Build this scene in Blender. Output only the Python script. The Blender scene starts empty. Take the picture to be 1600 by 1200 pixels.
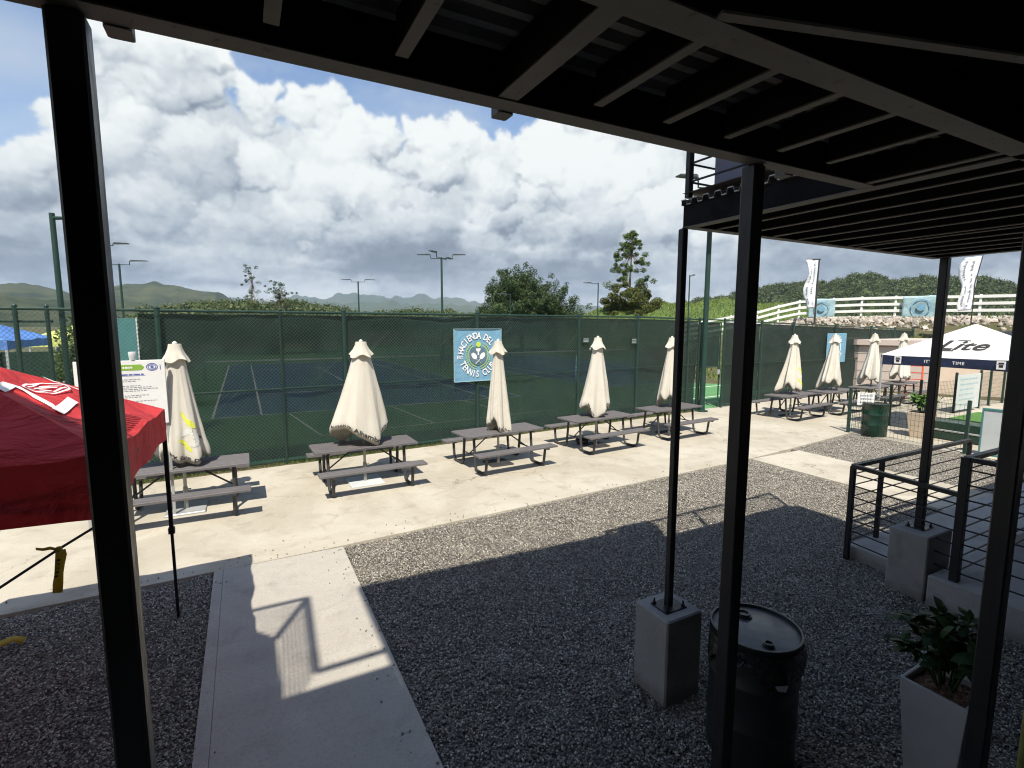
import bpy, bmesh, math, random
from mathutils import Vector, Matrix, noise, Euler
rnd = random.Random(7)
S = bpy.context.scene
COL = S.collection
R = math.radians
PI = math.pi

# ------------------------------------------------------------------ camera
cam_d = bpy.data.cameras.new('camera')
cam_d.sensor_width = 36.0
cam_d.lens = 793.0 / 1600.0 * 36.0
cam_d.clip_start = 0.05
cam_d.clip_end = 30000
cam = bpy.data.objects.new('camera', cam_d)
COL.objects.link(cam)
yaw, pitch, roll = R(27.85), R(6.66), R(0.115)
fw = Vector((math.sin(yaw)*math.cos(pitch), math.cos(yaw)*math.cos(pitch), -math.sin(pitch)))
rt = Vector((math.cos(yaw), -math.sin(yaw), 0))
up = rt.cross(fw)
rt2 = rt*math.cos(roll) + up*math.sin(roll)
up2 = up*math.cos(roll) - rt*math.sin(roll)
cam.matrix_world = Matrix(((rt2.x, up2.x, -fw.x, 0), (rt2.y, up2.y, -fw.y, 0), (rt2.z, up2.z, -fw.z, 2.9), (0, 0, 0, 1)))
S.camera = cam

# ------------------------------------------------------------------ colour management
S.view_settings.view_transform = 'Standard'
S.view_settings.look = 'None'
S.view_settings.exposure = 0.58
S.view_settings.gamma = 1.0
S.view_settings.use_curve_mapping = False
S.render.engine = 'CYCLES'
cy = S.cycles
cy.use_denoising = True
try:
    cy.denoiser = 'OPENIMAGEDENOISE'
except Exception:
    pass
cy.max_bounces = 6
cy.diffuse_bounces = 3
cy.glossy_bounces = 2
cy.transmission_bounces = 4
cy.transparent_max_bounces = 16
cy.volume_bounces = 0
cy.filter_width = 1.15
cy.use_adaptive_sampling = True
cy.adaptive_threshold = 0.02
cy.caustics_reflective = False
cy.caustics_refractive = False

# ------------------------------------------------------------------ sun and sky
SUN_TO = Vector((0.315, 0.565, -1.0)).normalized()      # the way the light travels
sun_d = bpy.data.lights.new('sun', 'SUN')
sun_d.energy = 5.0
sun_d.angle = R(0.53)
sun_d.color = (1.0, 0.935, 0.82)
sun = bpy.data.objects.new('sun', sun_d)
COL.objects.link(sun)
sun.location = (-6, -10, 20)
sun.rotation_euler = SUN_TO.to_track_quat('-Z', 'Y').to_euler()
SUN_EL = math.asin(-SUN_TO.z)
SUN_AZ = math.atan2(-SUN_TO.x, -SUN_TO.y)


class NT:
    """small helper to write node trees"""
    def __init__(self, tree):
        self.t = tree
        tree.nodes.clear()
    def n(self, typ, **kw):
        nd = self.t.nodes.new(typ)
        for k, v in kw.items():
            setattr(nd, k, v)
        return nd
    def l(self, a, b):
        self.t.links.new(a, b)
    def put(self, sock, v):
        if isinstance(v, bpy.types.NodeSocket):
            self.l(v, sock)
        else:
            sock.default_value = v
    def m(self, op, a, b=0.0, c=None, clamp=False):
        nd = self.n('ShaderNodeMath', operation=op, use_clamp=clamp)
        self.put(nd.inputs[0], a)
        self.put(nd.inputs[1], b)
        if c is not None:
            self.put(nd.inputs[2], c)
        return nd.outputs[0]
    def vm(self, op, a, b=(0, 0, 0)):
        nd = self.n('ShaderNodeVectorMath', operation=op)
        self.put(nd.inputs[0], a)
        if op == 'SCALE':
            self.put(nd.inputs[3], b)
        else:
            self.put(nd.inputs[1], b)
        return nd.outputs[0]
    def xyz(self, x, y, z):
        nd = self.n('ShaderNodeCombineXYZ')
        for i, v in enumerate((x, y, z)):
            self.put(nd.inputs[i], v)
        return nd.outputs[0]
    def sep(self, v):
        nd = self.n('ShaderNodeSeparateXYZ')
        self.l(v, nd.inputs[0])
        return nd.outputs
    def noise(self, vec, scale, detail=4.0, rough=0.55, dist=0.0, col=False):
        nd = self.n('ShaderNodeTexNoise')
        if vec is not None:
            self.l(vec, nd.inputs['Vector'])
        nd.inputs['Scale'].default_value = scale
        nd.inputs['Detail'].default_value = detail
        nd.inputs['Roughness'].default_value = rough
        nd.inputs['Distortion'].default_value = dist
        return nd.outputs['Color' if col else 'Fac']
    def vor(self, vec, scale, feature='F1', out='Distance', detail=0.0, rough=0.5, smooth=0.5, rand=1.0):
        nd = self.n('ShaderNodeTexVoronoi', feature=feature)
        if vec is not None:
            self.l(vec, nd.inputs['Vector'])
        nd.inputs['Scale'].default_value = scale
        if 'Detail' in nd.inputs:
            nd.inputs['Detail'].default_value = detail
            nd.inputs['Roughness'].default_value = rough
        if feature == 'SMOOTH_F1':
            nd.inputs['Smoothness'].default_value = smooth
        nd.inputs['Randomness'].default_value = rand
        return nd.outputs[out]
    def ss(self, x, a, b, lo=0.0, hi=1.0):
        nd = self.n('ShaderNodeMapRange', interpolation_type='SMOOTHSTEP')
        self.put(nd.inputs[0], x)
        self.put(nd.inputs[1], a)
        self.put(nd.inputs[2], b)
        self.put(nd.inputs[3], lo)
        self.put(nd.inputs[4], hi)
        return nd.outputs[0]
    def ramp(self, fac, pts, interp='LINEAR'):
        nd = self.n('ShaderNodeValToRGB')
        cr = nd.color_ramp
        cr.interpolation = interp
        while len(cr.elements) > 1:
            cr.elements.remove(cr.elements[-1])
        cr.elements[0].position = pts[0][0]
        c = pts[0][1]
        cr.elements[0].color = (*c, 1) if not isinstance(c, float) else (c, c, c, 1)
        for p, c in pts[1:]:
            e = cr.elements.new(p)
            e.color = (*c, 1) if not isinstance(c, float) else (c, c, c, 1)
        self.put(nd.inputs[0], fac)
        return nd.outputs[0]
    def mix(self, fac, a, b, mode='MIX'):
        nd = self.n('ShaderNodeMix', data_type='RGBA', blend_type=mode)
        self.put(nd.inputs[0], fac)
        for s, v in ((nd.inputs[6], a), (nd.inputs[7], b)):
            if isinstance(v, bpy.types.NodeSocket):
                self.l(v, s)
            else:
                s.default_value = (*v, 1) if len(v) == 3 else v
        return nd.outputs[2]


# ------------------------------------------------------------------ clouds (computed once, by azimuth and elevation)
import numpy as np
def make_clouds():
    NX, NY = 3600, 720                    # 0.1 degree in azimuth, elevation 0..72
    rg = np.random.default_rng(11)
    azs = (np.arange(NX) + 0.5) / NX * 360.0 - 180.0
    els = (np.arange(NY) + 0.5) / NY * 72.0
    A, E = np.meshgrid(azs, els)
    A = A.astype(np.float32); E = E.astype(np.float32)
    def vn(x, y, seed):
        """periodic value noise; x in cells (period nx given through seed table), y in cells"""
        n, tab = seed
        xi = np.floor(x).astype(np.int32); yi = np.floor(y).astype(np.int32)
        fx = x - xi; fy = y - yi
        fx = fx*fx*fx*(fx*(fx*6-15)+10); fy = fy*fy*fy*(fy*(fy*6-15)+10)
        x0 = xi % n; x1 = (xi + 1) % n
        y0 = yi % tab.shape[0]; y1 = (yi + 1) % tab.shape[0]
        a = tab[y0, x0]; b = tab[y0, x1]; c = tab[y1, x0]; d = tab[y1, x1]
        return (a + (b-a)*fx) * (1-fy) + (c + (d-c)*fx) * fy
    def fbm(ax, ey, cx, cyy, octv, rough=0.5):
        """cells of cx by cyy degrees"""
        tot = np.zeros_like(ax); amp = 1.0; s = 0.0
        n = max(1, int(round(360.0 / cx)))
        fy = 1.0 / cyy
        for o in range(octv):
            tab = rg.random((97, n), dtype=np.float32)
            tot += amp * vn((ax + 180.0) / 360.0 * n, ey * fy + 31.7, (n, tab))
            s += amp; amp *= rough; n *= 2; fy *= 2
        return tot / s
    # upper edge of the bank
    pts = [(-180, 27), (-150, 30), (-120, 24), (-90, 27), (-60, 22), (-30, 15), (-16, 13.3), (-12.7, 14.8), (-10.5, 25), (-6, 28), (-2, 26), (0.3, 22.8), (3, 21.2), (5.2, 22.2),
           (6.9, 21.6), (9.4, 22.8), (12.2, 20.6), (13.4, 19.9), (15.7, 21.3), (17.6, 19.6), (20, 20.9), (22.0, 21.0), (23.7, 19.2),
           (26, 19.5), (29, 19.2), (31.5, 21.0), (36, 24.5), (45, 28), (70, 25), (100, 29), (130, 23), (155, 28), (180, 27)]
    px = np.array([p[0] for p in pts], np.float32); py = np.array([p[1] for p in pts], np.float32)
    def top(a):
        return np.interp(a, px, py)
    # height field of billows
    H = np.full((NY, NX), -9.0, np.float32)
    dpx = 360.0 / NX; dpy = 72.0 / NY
    def splat(a, e, r, z, sq=1.0):
        rx = r / max(0.3, math.cos(math.radians(e)))
        i0 = int((a - rx + 180) / dpx); i1 = int((a + rx + 180) / dpx) + 2
        j0 = max(0, int((e - r*sq) / dpy)); j1 = min(NY, int((e + r*sq) / dpy) + 2)
        if j1 <= j0: return
        ii = np.arange(i0, i1)
        xs = (ii + 0.5) * dpx - 180 - a; ys = (np.arange(j0, j1) + 0.5) * dpy - e
        q = 1 - (xs[None, :]/rx)**2 - (ys[:, None]/(r*sq))**2
        h = np.where(q > 0, z + r * np.sqrt(np.maximum(q, 0)), -9.0).astype(np.float32)
        im = ii % NX
        H[j0:j1, im] = np.maximum(H[j0:j1, im], h)
    # big lobes, then smaller ones sitting on them and crowding the rim
    T = np.zeros((NY, NX), np.float32)
    def lobe(a, e, r, z, sq, dv):
        """a large billow: also remembers how light its crown and how grey its foot is"""
        rx = r / max(0.3, math.cos(math.radians(e)))
        i0 = int((a - rx + 180) / dpx); i1 = int((a + rx + 180) / dpx) + 2
        j0 = max(0, int((e - r*sq) / dpy)); j1 = min(NY, int((e + r*sq) / dpy) + 2)
        if j1 <= j0: return
        im = np.arange(i0, i1)
        xs = (im + 0.5) * dpx - 180 - a; ys = (np.arange(j0, j1) + 0.5) * dpy - e
        q = 1 - (xs[None, :]/rx)**2 - (ys[:, None]/(r*sq))**2
        h = np.where(q > 0, z + r * np.sqrt(np.maximum(q, 0)), -9.0).astype(np.float32)
        im = im % NX
        old = H[j0:j1, im]
        tt = dv + 0.13 * (ys[:, None] / (r*sq)) - 0.07 * (xs[None, :] / rx)
        T[j0:j1, im] = np.where(h > old, tt, T[j0:j1, im])
        H[j0:j1, im] = np.maximum(old, h)
    for _ in range(700):
        a = rg.uniform(-180, 180); t = top(a)
        d = rg.uniform(0, 1) * 20
        r = rg.uniform(1.3, 3.7)
        e = t - r*0.9 - d
        if e < 3: continue
        lobe(a, e, r, rg.uniform(-2.0, 0.6), rg.uniform(0.75, 1.0), rg.uniform(-0.11, 0.08))
    for _ in range(3200):
        a = rg.uniform(-180, 180); t = top(a)
        d = rg.uniform(0, 1)**1.9 * 18
        r = rg.uniform(0.5, 1.6)
        e = t - r*0.8 - d
        if e < 5: continue
        j = min(NY-1, max(0, int(e/dpy))); i = int((a+180)/dpx) % NX
        if H[j, i] < -5 and d > 0.6: continue
        splat(a, e, r, max(H[j, i], 0.3) - r*0.72)
    for _ in range(15000):
        a = rg.uniform(-180, 180); t = top(a)
        d = rg.uniform(0, 1)**3.0 * 14 - 0.3
        r = rg.uniform(0.16, 0.5)
        e = t - r*0.5 - d
        if e < 6: continue
        j = min(NY-1, max(0, int(e/dpy))); i = int((a+180)/dpx) % NX
        if H[j, i] < -5: continue
        splat(a, e, r, H[j, i] - r*0.7)
    def blur(M, k):
        for ax_ in (0, 1):
            for _ in range(2):
                c = np.cumsum(np.concatenate([np.take(M, np.arange(-k-1, 0), axis=ax_) if ax_ == 1 else np.repeat(M[:1], k+1, 0), M,
                              np.take(M, np.arange(0, k), axis=ax_) if ax_ == 1 else np.repeat(M[-1:], k, 0)], axis=ax_), axis=ax_, dtype=np.float64)
                n = M.shape[ax_]
                hi = np.take(c, np.arange(2*k+1, 2*k+1+n), axis=ax_); lo = np.take(c, np.arange(0, n), axis=ax_)
                M = ((hi - lo) / (2*k+1)).astype(np.float32)
        return M
    # ragged, wind-torn detail: look the billows up through a warp
    w1 = fbm(A, E, 2.4, 2.0, 6, 0.62) - 0.5; w2 = fbm(A, E, 2.4, 2.0, 6, 0.62) - 0.5
    wa = 3.3; 
    soft = np.clip((E - 7) / 14.0, 0.0, 1.0)          # lower parts drift, the upper rim stays crisp
    amp = wa * (1.15 - 0.62*soft)
    ii = np.clip(((A + w1*amp + 180) / dpx), 0, NX-1).astype(np.int32)
    jj = np.clip(((E + w2*amp*0.8) / dpy), 0, NY-1).astype(np.int32)
    mask = (H > -5).astype(np.float32)
    # everything under the rim belongs to the bank
    under = np.clip((top(A) - 2.2 - E) / 1.5, 0, 1)
    alpha = np.maximum(blur(mask, 1)[jj, ii], under)
    Hs = np.where(H > -5, H, 0.0).astype(np.float32)
    h0 = blur(Hs, 1)
    gx = (np.roll(h0, -2, 1) - np.roll(h0, 2, 1)) / (4*dpx)
    gy = np.gradient(h0, dpy, axis=0)
    hb = blur(Hs, 9); hw = blur(Hs, 26)
    nz = 1.0 / np.sqrt(1 + (gx*0.62)**2 + (gy*0.62)**2)
    lam = (-0.30*(-gx*0.62) * 1.0 + 0.62*(-gy*0.62) + 0.62) * nz
    ao = np.clip((h0 - hb) * 0.16 + (hb - hw) * 0.16, -0.22, 0.3); Tb = blur(T, 2)
    lit = lam[jj, ii]; ao = ao[jj, ii]; Tw = Tb[jj, ii]
    fine = fbm(A, E, 1.1, 0.9, 6, 0.62) - 0.5
    big = fbm(A + w1*6, E + w2*5, 13, 8, 6, 0.52) - 0.5
    big2 = fbm(A + w2*5, E + w1*4, 5, 4, 6, 0.55) - 0.5
    band = fbm(A + w1*4, E + w2*1.6, 16, 1.9, 6, 0.55) - 0.5
    tone = np.interp(E, [0, 1.5, 3.2, 4.2, 5.5, 8.5, 12, 15, 19, 24, 35, 72], [0.78, 0.76, 0.62, 0.49, 0.47, 0.57, 0.71, 0.79, 0.84, 0.86, 0.82, 0.78]).astype(np.float32)
    puffamt = np.clip((E - 5.5) / 9.0, 0.12, 1.0) * np.clip(1.15 - (top(A) - E) / 26.0, 0.35, 1.0)
    tone += (lit - 0.62) * 0.34 * puffamt + ao * 0.5 * puffamt + Tw * 1.15 * np.clip((E - 4) / 5.0, 0.2, 1)
    tone += big * 0.46 + big2 * 0.36 + fine * 0.25 * (1.2 - 0.6*soft)
    lowb = np.clip(1 - (E - 4) / 9.0, 0, 1)
    tone += band * 1.25 * lowb
    # large light and dark masses seen in the sky of the place
    for a, e, ra, re, dv in ((-3, 15, 5.5, 4.5, -0.10), (-6, 19, 5, 4, 0.02), (2, 11, 6, 2.2, -0.05), (9, 7.5, 9, 2.0, -0.14), (19, 8, 9, 2.2, -0.16), (-14, 9, 5, 3, -0.08), (10, 17, 5, 3.5, 0.08), (20, 15, 5, 3, 0.03),
                             (29, 17, 6, 4, 0.16), (37, 15, 8, 5, 0.20), (33, 10, 6, 2, -0.10), (24, 11, 5, 2, -0.06), (44, 13, 6, 4, 0.10), (48, 7, 7, 3, -0.02), (58, 6, 8, 2, -0.10), (70, 5.5, 7, 2.0, -0.18), (14, 12, 4, 1.8, 0.05)):
        tone += dv * np.exp(-((A - a)/ra)**2 - ((E - e)/re)**2)
    rim = np.clip(1 - (top(A) - E) / 2.5, 0, 1)
    tone += 0.08 * rim
    tone = np.clip(tone, 0.03, 1.0)
    kx = np.array([0, .2, .35, .5, .65, .8, 1.0]); 
    Rr = np.interp(tone, kx, [.16, .24, .36, .51, .66, .81, .95]); Gg = np.interp(tone, kx, [.20, .285, .415, .565, .71, .855, .975]); Bb = np.interp(tone, kx, [.25, .345, .475, .615, .735, .86, .955])
    # thin veil in the blue
    v = fbm(A + w1*5, E + w2*2, 20, 5, 6, 0.55)
    veil = np.clip((v - 0.5) * 1.6, 0, 0.35)
    veil = np.maximum(veil, 0.75 * np.exp(-((A + 16)/6)**2 - ((E - 20.5)/2.6)**2) * np.clip(0.4 + 1.2*v, 0, 1))
    al = alpha + (1 - alpha) * veil
    mixv = np.where(al > 1e-4, alpha / np.maximum(al, 1e-4), 0)
    img = np.empty((NY, NX, 4), np.float32)
    img[..., 0] = Rr*mixv + .60*(1-mixv); img[..., 1] = Gg*mixv + .67*(1-mixv); img[..., 2] = Bb*mixv + .76*(1-mixv)
    img[..., 3] = al
    img = img
    img = img*0.7 + 0.15*(np.roll(img, 1, 1) + np.roll(img, -1, 1))
    img[1:-1] = img[1:-1]*0.7 + 0.15*(img[:-2] + img[2:])
    return img


W = bpy.data.worlds.new('World')
S.world = W
W.use_nodes = True
w = NT(W.node_tree)
SKY_STRENGTH = 0.15
BLUE_GAIN = 0.78
HAZE = 0.00013
D = w.n('ShaderNodeTexCoord').outputs['Generated']
D = w.vm('NORMALIZE', D)
dx, dy, dz = w.sep(D)
RAD2DEG = 57.29578
az = w.m('MULTIPLY', w.m('ARCTAN2', dx, dy), RAD2DEG)
el = w.m('MULTIPLY', w.m('ARCSINE', dz), RAD2DEG)
sky = w.n('ShaderNodeTexSky', sky_type='NISHITA')
sky.sun_disc = False
sky.sun_elevation = SUN_EL
sky.sun_rotation = SUN_AZ % (2*PI)
sky.air_density = 1.0
sky.dust_density = 0.6
sky.ozone_density = 2.0
clouds = bpy.data.images.new('cloud_bank', 3600, 720, alpha=True, float_buffer=True)
clouds.colorspace_settings.name = 'Non-Color'
clouds.alpha_mode = 'CHANNEL_PACKED'
clouds.pixels.foreach_set(make_clouds().ravel())
clouds.update()
ci = w.n('ShaderNodeTexImage', interpolation='Linear', extension='EXTEND')
ci.image = clouds
w.l(w.xyz(w.m('DIVIDE', w.m('ADD', az, 180.0), 360.0), w.m('DIVIDE', el, 72.0), 0.0), ci.inputs[0])
fade = w.ss(el, 60.0, 71.0, 1.0, 0.0)
cover = w.m('MULTIPLY', ci.outputs[1], fade)
colr = w.mix(cover, w.vm('SCALE', sky.outputs[0], BLUE_GAIN), w.vm('SCALE', ci.outputs[0], 0.69 / SKY_STRENGTH))
bg = w.n('ShaderNodeBackground')
w.l(colr, bg.inputs[0])
bg.inputs[1].default_value = SKY_STRENGTH
out = w.n('ShaderNodeOutputWorld')
w.l(bg.outputs[0], out.inputs[0])
W.cycles.sampling_method = 'MANUAL'
W.cycles.sample_map_resolution = 512

# ------------------------------------------------------------------ materials
def new_mat(name):
    m = bpy.data.materials.new(name)
    m.use_nodes = True
    return m, NT(m.node_tree)

def finish(t, color, rough=0.7, metal=0.0, bump=None, bstr=0.3, bdist=0.01, spec=0.4, transl=None, alpha=None):
    p = t.n('ShaderNodeBsdfPrincipled')
    if isinstance(color, tuple):
        p.inputs['Base Color'].default_value = (*color, 1)
    else:
        t.l(color, p.inputs['Base Color'])
    t.put(p.inputs['Roughness'], rough)
    p.inputs['Metallic'].default_value = metal
    p.inputs['Specular IOR Level'].default_value = spec
    if bump is not None:
        b = t.n('ShaderNodeBump')
        b.inputs['Strength'].default_value = bstr
        b.inputs['Distance'].default_value = bdist
        t.l(bump, b.inputs['Height'])
        t.l(b.outputs[0], p.inputs['Normal'])
    sh = p.outputs[0]
    if transl is not None:
        tr = t.n('ShaderNodeBsdfTranslucent')
        t.put(tr.inputs[0], (*transl[1], 1) if isinstance(transl[1], tuple) else transl[1])
        mx = t.n('ShaderNodeMixShader')
        mx.inputs[0].default_value = transl[0]
        t.l(sh, mx.inputs[1]); t.l(tr.outputs[0], mx.inputs[2])
        sh = mx.outputs[0]
    if alpha is not None:
        tp = t.n('ShaderNodeBsdfTransparent')
        mx = t.n('ShaderNodeMixShader')
        t.put(mx.inputs[0], alpha)
        t.l(tp.outputs[0], mx.inputs[1]); t.l(sh, mx.inputs[2])
        sh = mx.outputs[0]
    o = t.n('ShaderNodeOutputMaterial')
    t.l(sh, o.inputs[0])
    return p

def obj_co(t):
    return t.n('ShaderNodeTexCoord').outputs['Object']
def world_co(t):
    return t.n('ShaderNodeNewGeometry').outputs['Position']

def plain(name, col, rough=0.6, var=0.15, scale=6.0, metal=0.0, bstr=0.15, bscale=60.0, spec=0.4, bdist=0.004, world=False):
    m, t = new_mat(name)
    co = world_co(t) if world else obj_co(t)
    f = t.noise(co, scale, 5, 0.6)
    lo = tuple(c*(1-var) for c in col); hi = tuple(min(1, c*(1+var)) for c in col)
    c = t.ramp(f, [(0.3, lo), (0.7, hi)])
    rr = t.ss(t.noise(co, scale*2.3, 4, 0.6), 0.3, 0.7, max(0.05, rough-0.1), min(1, rough+0.1))
    finish(t, c, rr, metal, t.noise(co, bscale, 3, 0.5), bstr, bdist, spec)
    return m

M = {}
def concrete(name, col, stain, cracks=0.0, speck=0.25, splash=False):
    m, t = new_mat(name)
    co = world_co(t)
    big = t.noise(co, 0.55, 6, 0.62, 0.8)
    mid = t.noise(co, 2.6, 7, 0.65, 0.4)
    fine = t.noise(co, 45, 4, 0.6)
    c = t.mix(t.ss(big, 0.32, 0.66), col, stain)
    c = t.mix(t.ss(mid, 0.50, 0.74, 0, 0.7), c, tuple(x*0.74 for x in stain))
    c = t.mix(t.ss(t.noise(t.vm('MULTIPLY', co, (0.35, 1.4, 1)), 1.6, 7, 0.7, 2.2), 0.58, 0.70, 0, 0.35), c, tuple(x*0.80 for x in stain))
    c = t.mix(t.ss(t.noise(co, 1.1, 5, 0.7, 1.5), 0.55, 0.75, 0, 0.45), c, tuple(min(1, x*1.22) for x in col))
    c = t.mix(t.ss(fine, 0.45, 0.75, 0, speck), c, tuple(x*0.6 for x in stain))
    spots = t.vor(co, 5.0, 'F1')
    c = t.mix(t.ss(spots, 0.0, 0.055, 0.35, 0.0), c, tuple(x*0.35 for x in stain))
    if cracks:
        wco = t.vm('ADD', co, t.vm('SCALE', t.noise(co, 1.2, 5, 0.6, col=True), 1.3))
        cr = t.vor(wco, 0.30, 'DISTANCE_TO_EDGE')
        msk = t.ss(t.noise(co, 0.35, 3), 0.48, 0.6)
        c = t.mix(t.m('MULTIPLY', t.ss(cr, 0.0, 0.006, cracks, 0.0), msk), c, (0.16, 0.13, 0.09))
    if splash:       # soil splash round the foot, drips and air holes
        hz_ = t.m('ADD', t.sep(co)[2], t.m('MULTIPLY', t.m('SUBTRACT', t.noise(co, 9, 5, 0.7), 0.5), 0.16))
        c = t.mix(t.ss(hz_, 0.0, 0.13, 0.6, 0.0), c, (0.13, 0.115, 0.095))
        c = t.mix(t.ss(t.noise(t.vm('MULTIPLY', co, (14, 14, 1.6)), 1.0, 5, 0.65), 0.56, 0.70, 0, 0.4), c, tuple(x*0.62 for x in stain))
        c = t.mix(t.ss(t.vor(co, 26, 'F1'), 0.04, 0.10, 0.75, 0.0), c, tuple(x*0.45 for x in stain))
    h = t.m('ADD', t.m('MULTIPLY', fine, 0.5), t.noise(co, 11, 6, 0.6))
    finish(t, c, t.ss(mid, 0.3, 0.7, 0.72, 0.9), 0, h, 0.25, 0.01, 0.3)
    return m
M['pavement'] = concrete('sunny_pavement_concrete', (0.470, 0.435, 0.360), (0.370, 0.333, 0.264), cracks=1.0)
M['path'] = concrete('path_concrete', (0.425, 0.396, 0.345), (0.365, 0.338, 0.298), speck=0.4)
M['plinth'] = concrete('plinth_concrete', (0.30, 0.29, 0.27), (0.24, 0.233, 0.222), speck=0.3, splash=True)
M['slab'] = concrete('slab_concrete', (0.36, 0.35, 0.335), (0.30, 0.295, 0.28), speck=0.3, splash=True)

def gravel_base():
    m, t = new_mat('gravel_bed')
    co = world_co(t)
    cell = t.vor(co, 42, 'F1', 'Color')
    d = t.vor(co, 42, 'F1')
    v = t.sep(cell)[0]
    c = t.ramp(v, [(0.0, (0.08, 0.073, 0.063)), (0.45, (0.24, 0.213, 0.170)), (0.8, (0.39, 0.345, 0.27)), (1.0, (0.6, 0.55, 0.46))])
    c = t.mix(t.ss(d, 0.30, 0.62, 0, 0.75), c, (0.05, 0.048, 0.045))
    finish(t, c, 0.8, 0, t.m('SUBTRACT', 1.0, d), 1.0, 0.02, 0.3)
    return m
M['gravel'] = gravel_base()
def pebble():
    m, t = new_mat('pebbles')
    rn = t.n('ShaderNodeObjectInfo').outputs['Random']
    co = obj_co(t)
    c = t.ramp(rn, [(0.0, (0.042, 0.039, 0.035)), (0.3, (0.145, 0.131, 0.111)), (0.7, (0.290, 0.264, 0.218)), (0.92, (0.45, 0.412, 0.345)), (1.0, (0.74, 0.70, 0.62))])
    c = t.mix(t.ss(t.noise(co, 90, 3), 0.4, 0.7, 0, 0.5), c, (0.12, 0.118, 0.11))
    finish(t, c, 0.62, 0, None, spec=0.45)
    return m
M['pebble'] = pebble()

def black_steel():
    m, t = new_mat('black_steel_paint')
    co = world_co(t)
    c = t.mix(t.ss(t.noise(co, 4, 5, 0.6), 0.3, 0.7), (0.009, 0.009, 0.011), (0.015, 0.014, 0.015))
    scuff = t.noise(t.vm('MULTIPLY', co, (1, 1, 0.22)), 38, 6, 0.72)
    c = t.mix(t.ss(scuff, 0.62, 0.74, 0, 0.7), c, (0.055, 0.048, 0.042))
    c = t.mix(t.ss(t.noise(t.vm('MULTIPLY', co, (1, 1, 0.06)), 30, 4, 0.6), 0.56, 0.72, 0, 0.5), c, (0.028, 0.025, 0.023))
    finish(t, c, t.ss(scuff, 0.3, 0.7, 0.34, 0.55), 0, t.noise(co, 80, 4, 0.6), 0.12, 0.003, 0.35)
    return m
M['black'] = black_steel()
M['black2'] = plain('black_rail_paint', (0.010, 0.010, 0.011), 0.5, 0.2, 5, bstr=0.08)
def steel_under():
    m, t = new_mat('dusty_lit_steel')  # dusty tone, kept pale to carry the light bounced off the ground
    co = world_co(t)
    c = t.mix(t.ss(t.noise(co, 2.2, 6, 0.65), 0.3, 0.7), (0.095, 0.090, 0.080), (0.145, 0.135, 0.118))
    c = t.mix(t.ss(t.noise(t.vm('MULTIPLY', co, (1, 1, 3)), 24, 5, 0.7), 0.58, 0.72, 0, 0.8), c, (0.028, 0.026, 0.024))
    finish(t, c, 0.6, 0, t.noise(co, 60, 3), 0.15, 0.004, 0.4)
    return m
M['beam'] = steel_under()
M['sheet'] = plain('dark_deck_sheet', (0.27, 0.255, 0.23), 0.7, 0.3, 3, bstr=0.1, spec=0.15, world=True)
M['web'] = plain('shaded_beam_web', (0.008, 0.008, 0.009), 0.7, 0.2, 3, spec=0.1)  # near black holds the shade between the joists in its colour
M['soffit'] = plain('black_soffit', (0.006, 0.006, 0.008), 0.8, 0.2, 3, spec=0.08)
M['cabinet'] = plain('blue_grey_steel', (0.20, 0.21, 0.30), 0.5, 0.1, 4)
M['wall_dark'] = plain('charcoal_cladding', (0.055, 0.055, 0.066), 0.6, 0.12, 4)
M['bolt'] = plain('dark_bolt', (0.03, 0.03, 0.032), 0.4, 0.2, 30, metal=0.6)
M['green_steel'] = plain('green_fence_paint', (0.014, 0.040, 0.031), 0.42, 0.15, 4, spec=0.5)
M['green_pole'] = plain('green_pole_paint', (0.013, 0.040, 0.031), 0.5, 0.15, 2)
M['chain'] = plain('green_coated_wire', (0.044, 0.066, 0.059), 0.45, 0.15, 3, spec=0.6)
def windscreen():
    m, t = new_mat('windscreen_fabric')
    co = obj_co(t)
    folds = t.noise(t.vm('MULTIPLY', co, (1.0, 1.0, 0.5)), 1.1, 5, 0.6, 1.2)
    v = t.n('ShaderNodeVectorRotate', rotation_type='Y_AXIS')
    t.l(co, v.inputs[0]); v.inputs['Angle'].default_value = R(42)
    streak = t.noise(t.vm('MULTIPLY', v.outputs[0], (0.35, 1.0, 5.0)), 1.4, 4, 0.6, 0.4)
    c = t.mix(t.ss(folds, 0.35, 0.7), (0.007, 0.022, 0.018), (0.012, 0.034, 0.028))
    c = t.mix(t.ss(streak, 0.62, 0.72, 0, 0.6), c, (0.05, 0.085, 0.075))  # paler colour paints the light caught on slanted folds
    finish(t, c, 0.6, 0, t.m('ADD', folds, t.m('MULTIPLY', streak, 0.5)), 0.5, 0.03, 0.3, alpha=t.ss(folds, 0.3, 0.7, 0.925, 0.965))
    return m
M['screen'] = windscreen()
def court(name, col):
    m, t = new_mat(name)
    co = world_co(t)
    c = t.mix(t.ss(t.noise(co, 0.5, 5, 0.6), 0.3, 0.7), col, tuple(x*1.15 for x in col))
    finish(t, c, 0.8, 0, t.noise(co, 120, 2), 0.2, 0.003, 0.25)
    return m
M['court_green'] = court('court_green', (0.085, 0.215, 0.085))
M['court_blue'] = court('court_blue', (0.045, 0.105, 0.22))
M['line'] = plain('white_court_line', (0.78, 0.80, 0.78), 0.7, 0.05)
M['net'] = plain('net_black', (0.03, 0.035, 0.035), 0.8)
M['white'] = plain('white_paint', (0.74, 0.74, 0.72), 0.5, 0.04, 3)
M['grey_paint'] = plain('grey_steel', (0.42, 0.43, 0.43), 0.4, 0.08, 4, metal=0.3)
M['galv'] = plain('galvanised_pole', (0.34, 0.34, 0.32), 0.38, 0.15, 8, metal=0.7)
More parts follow.
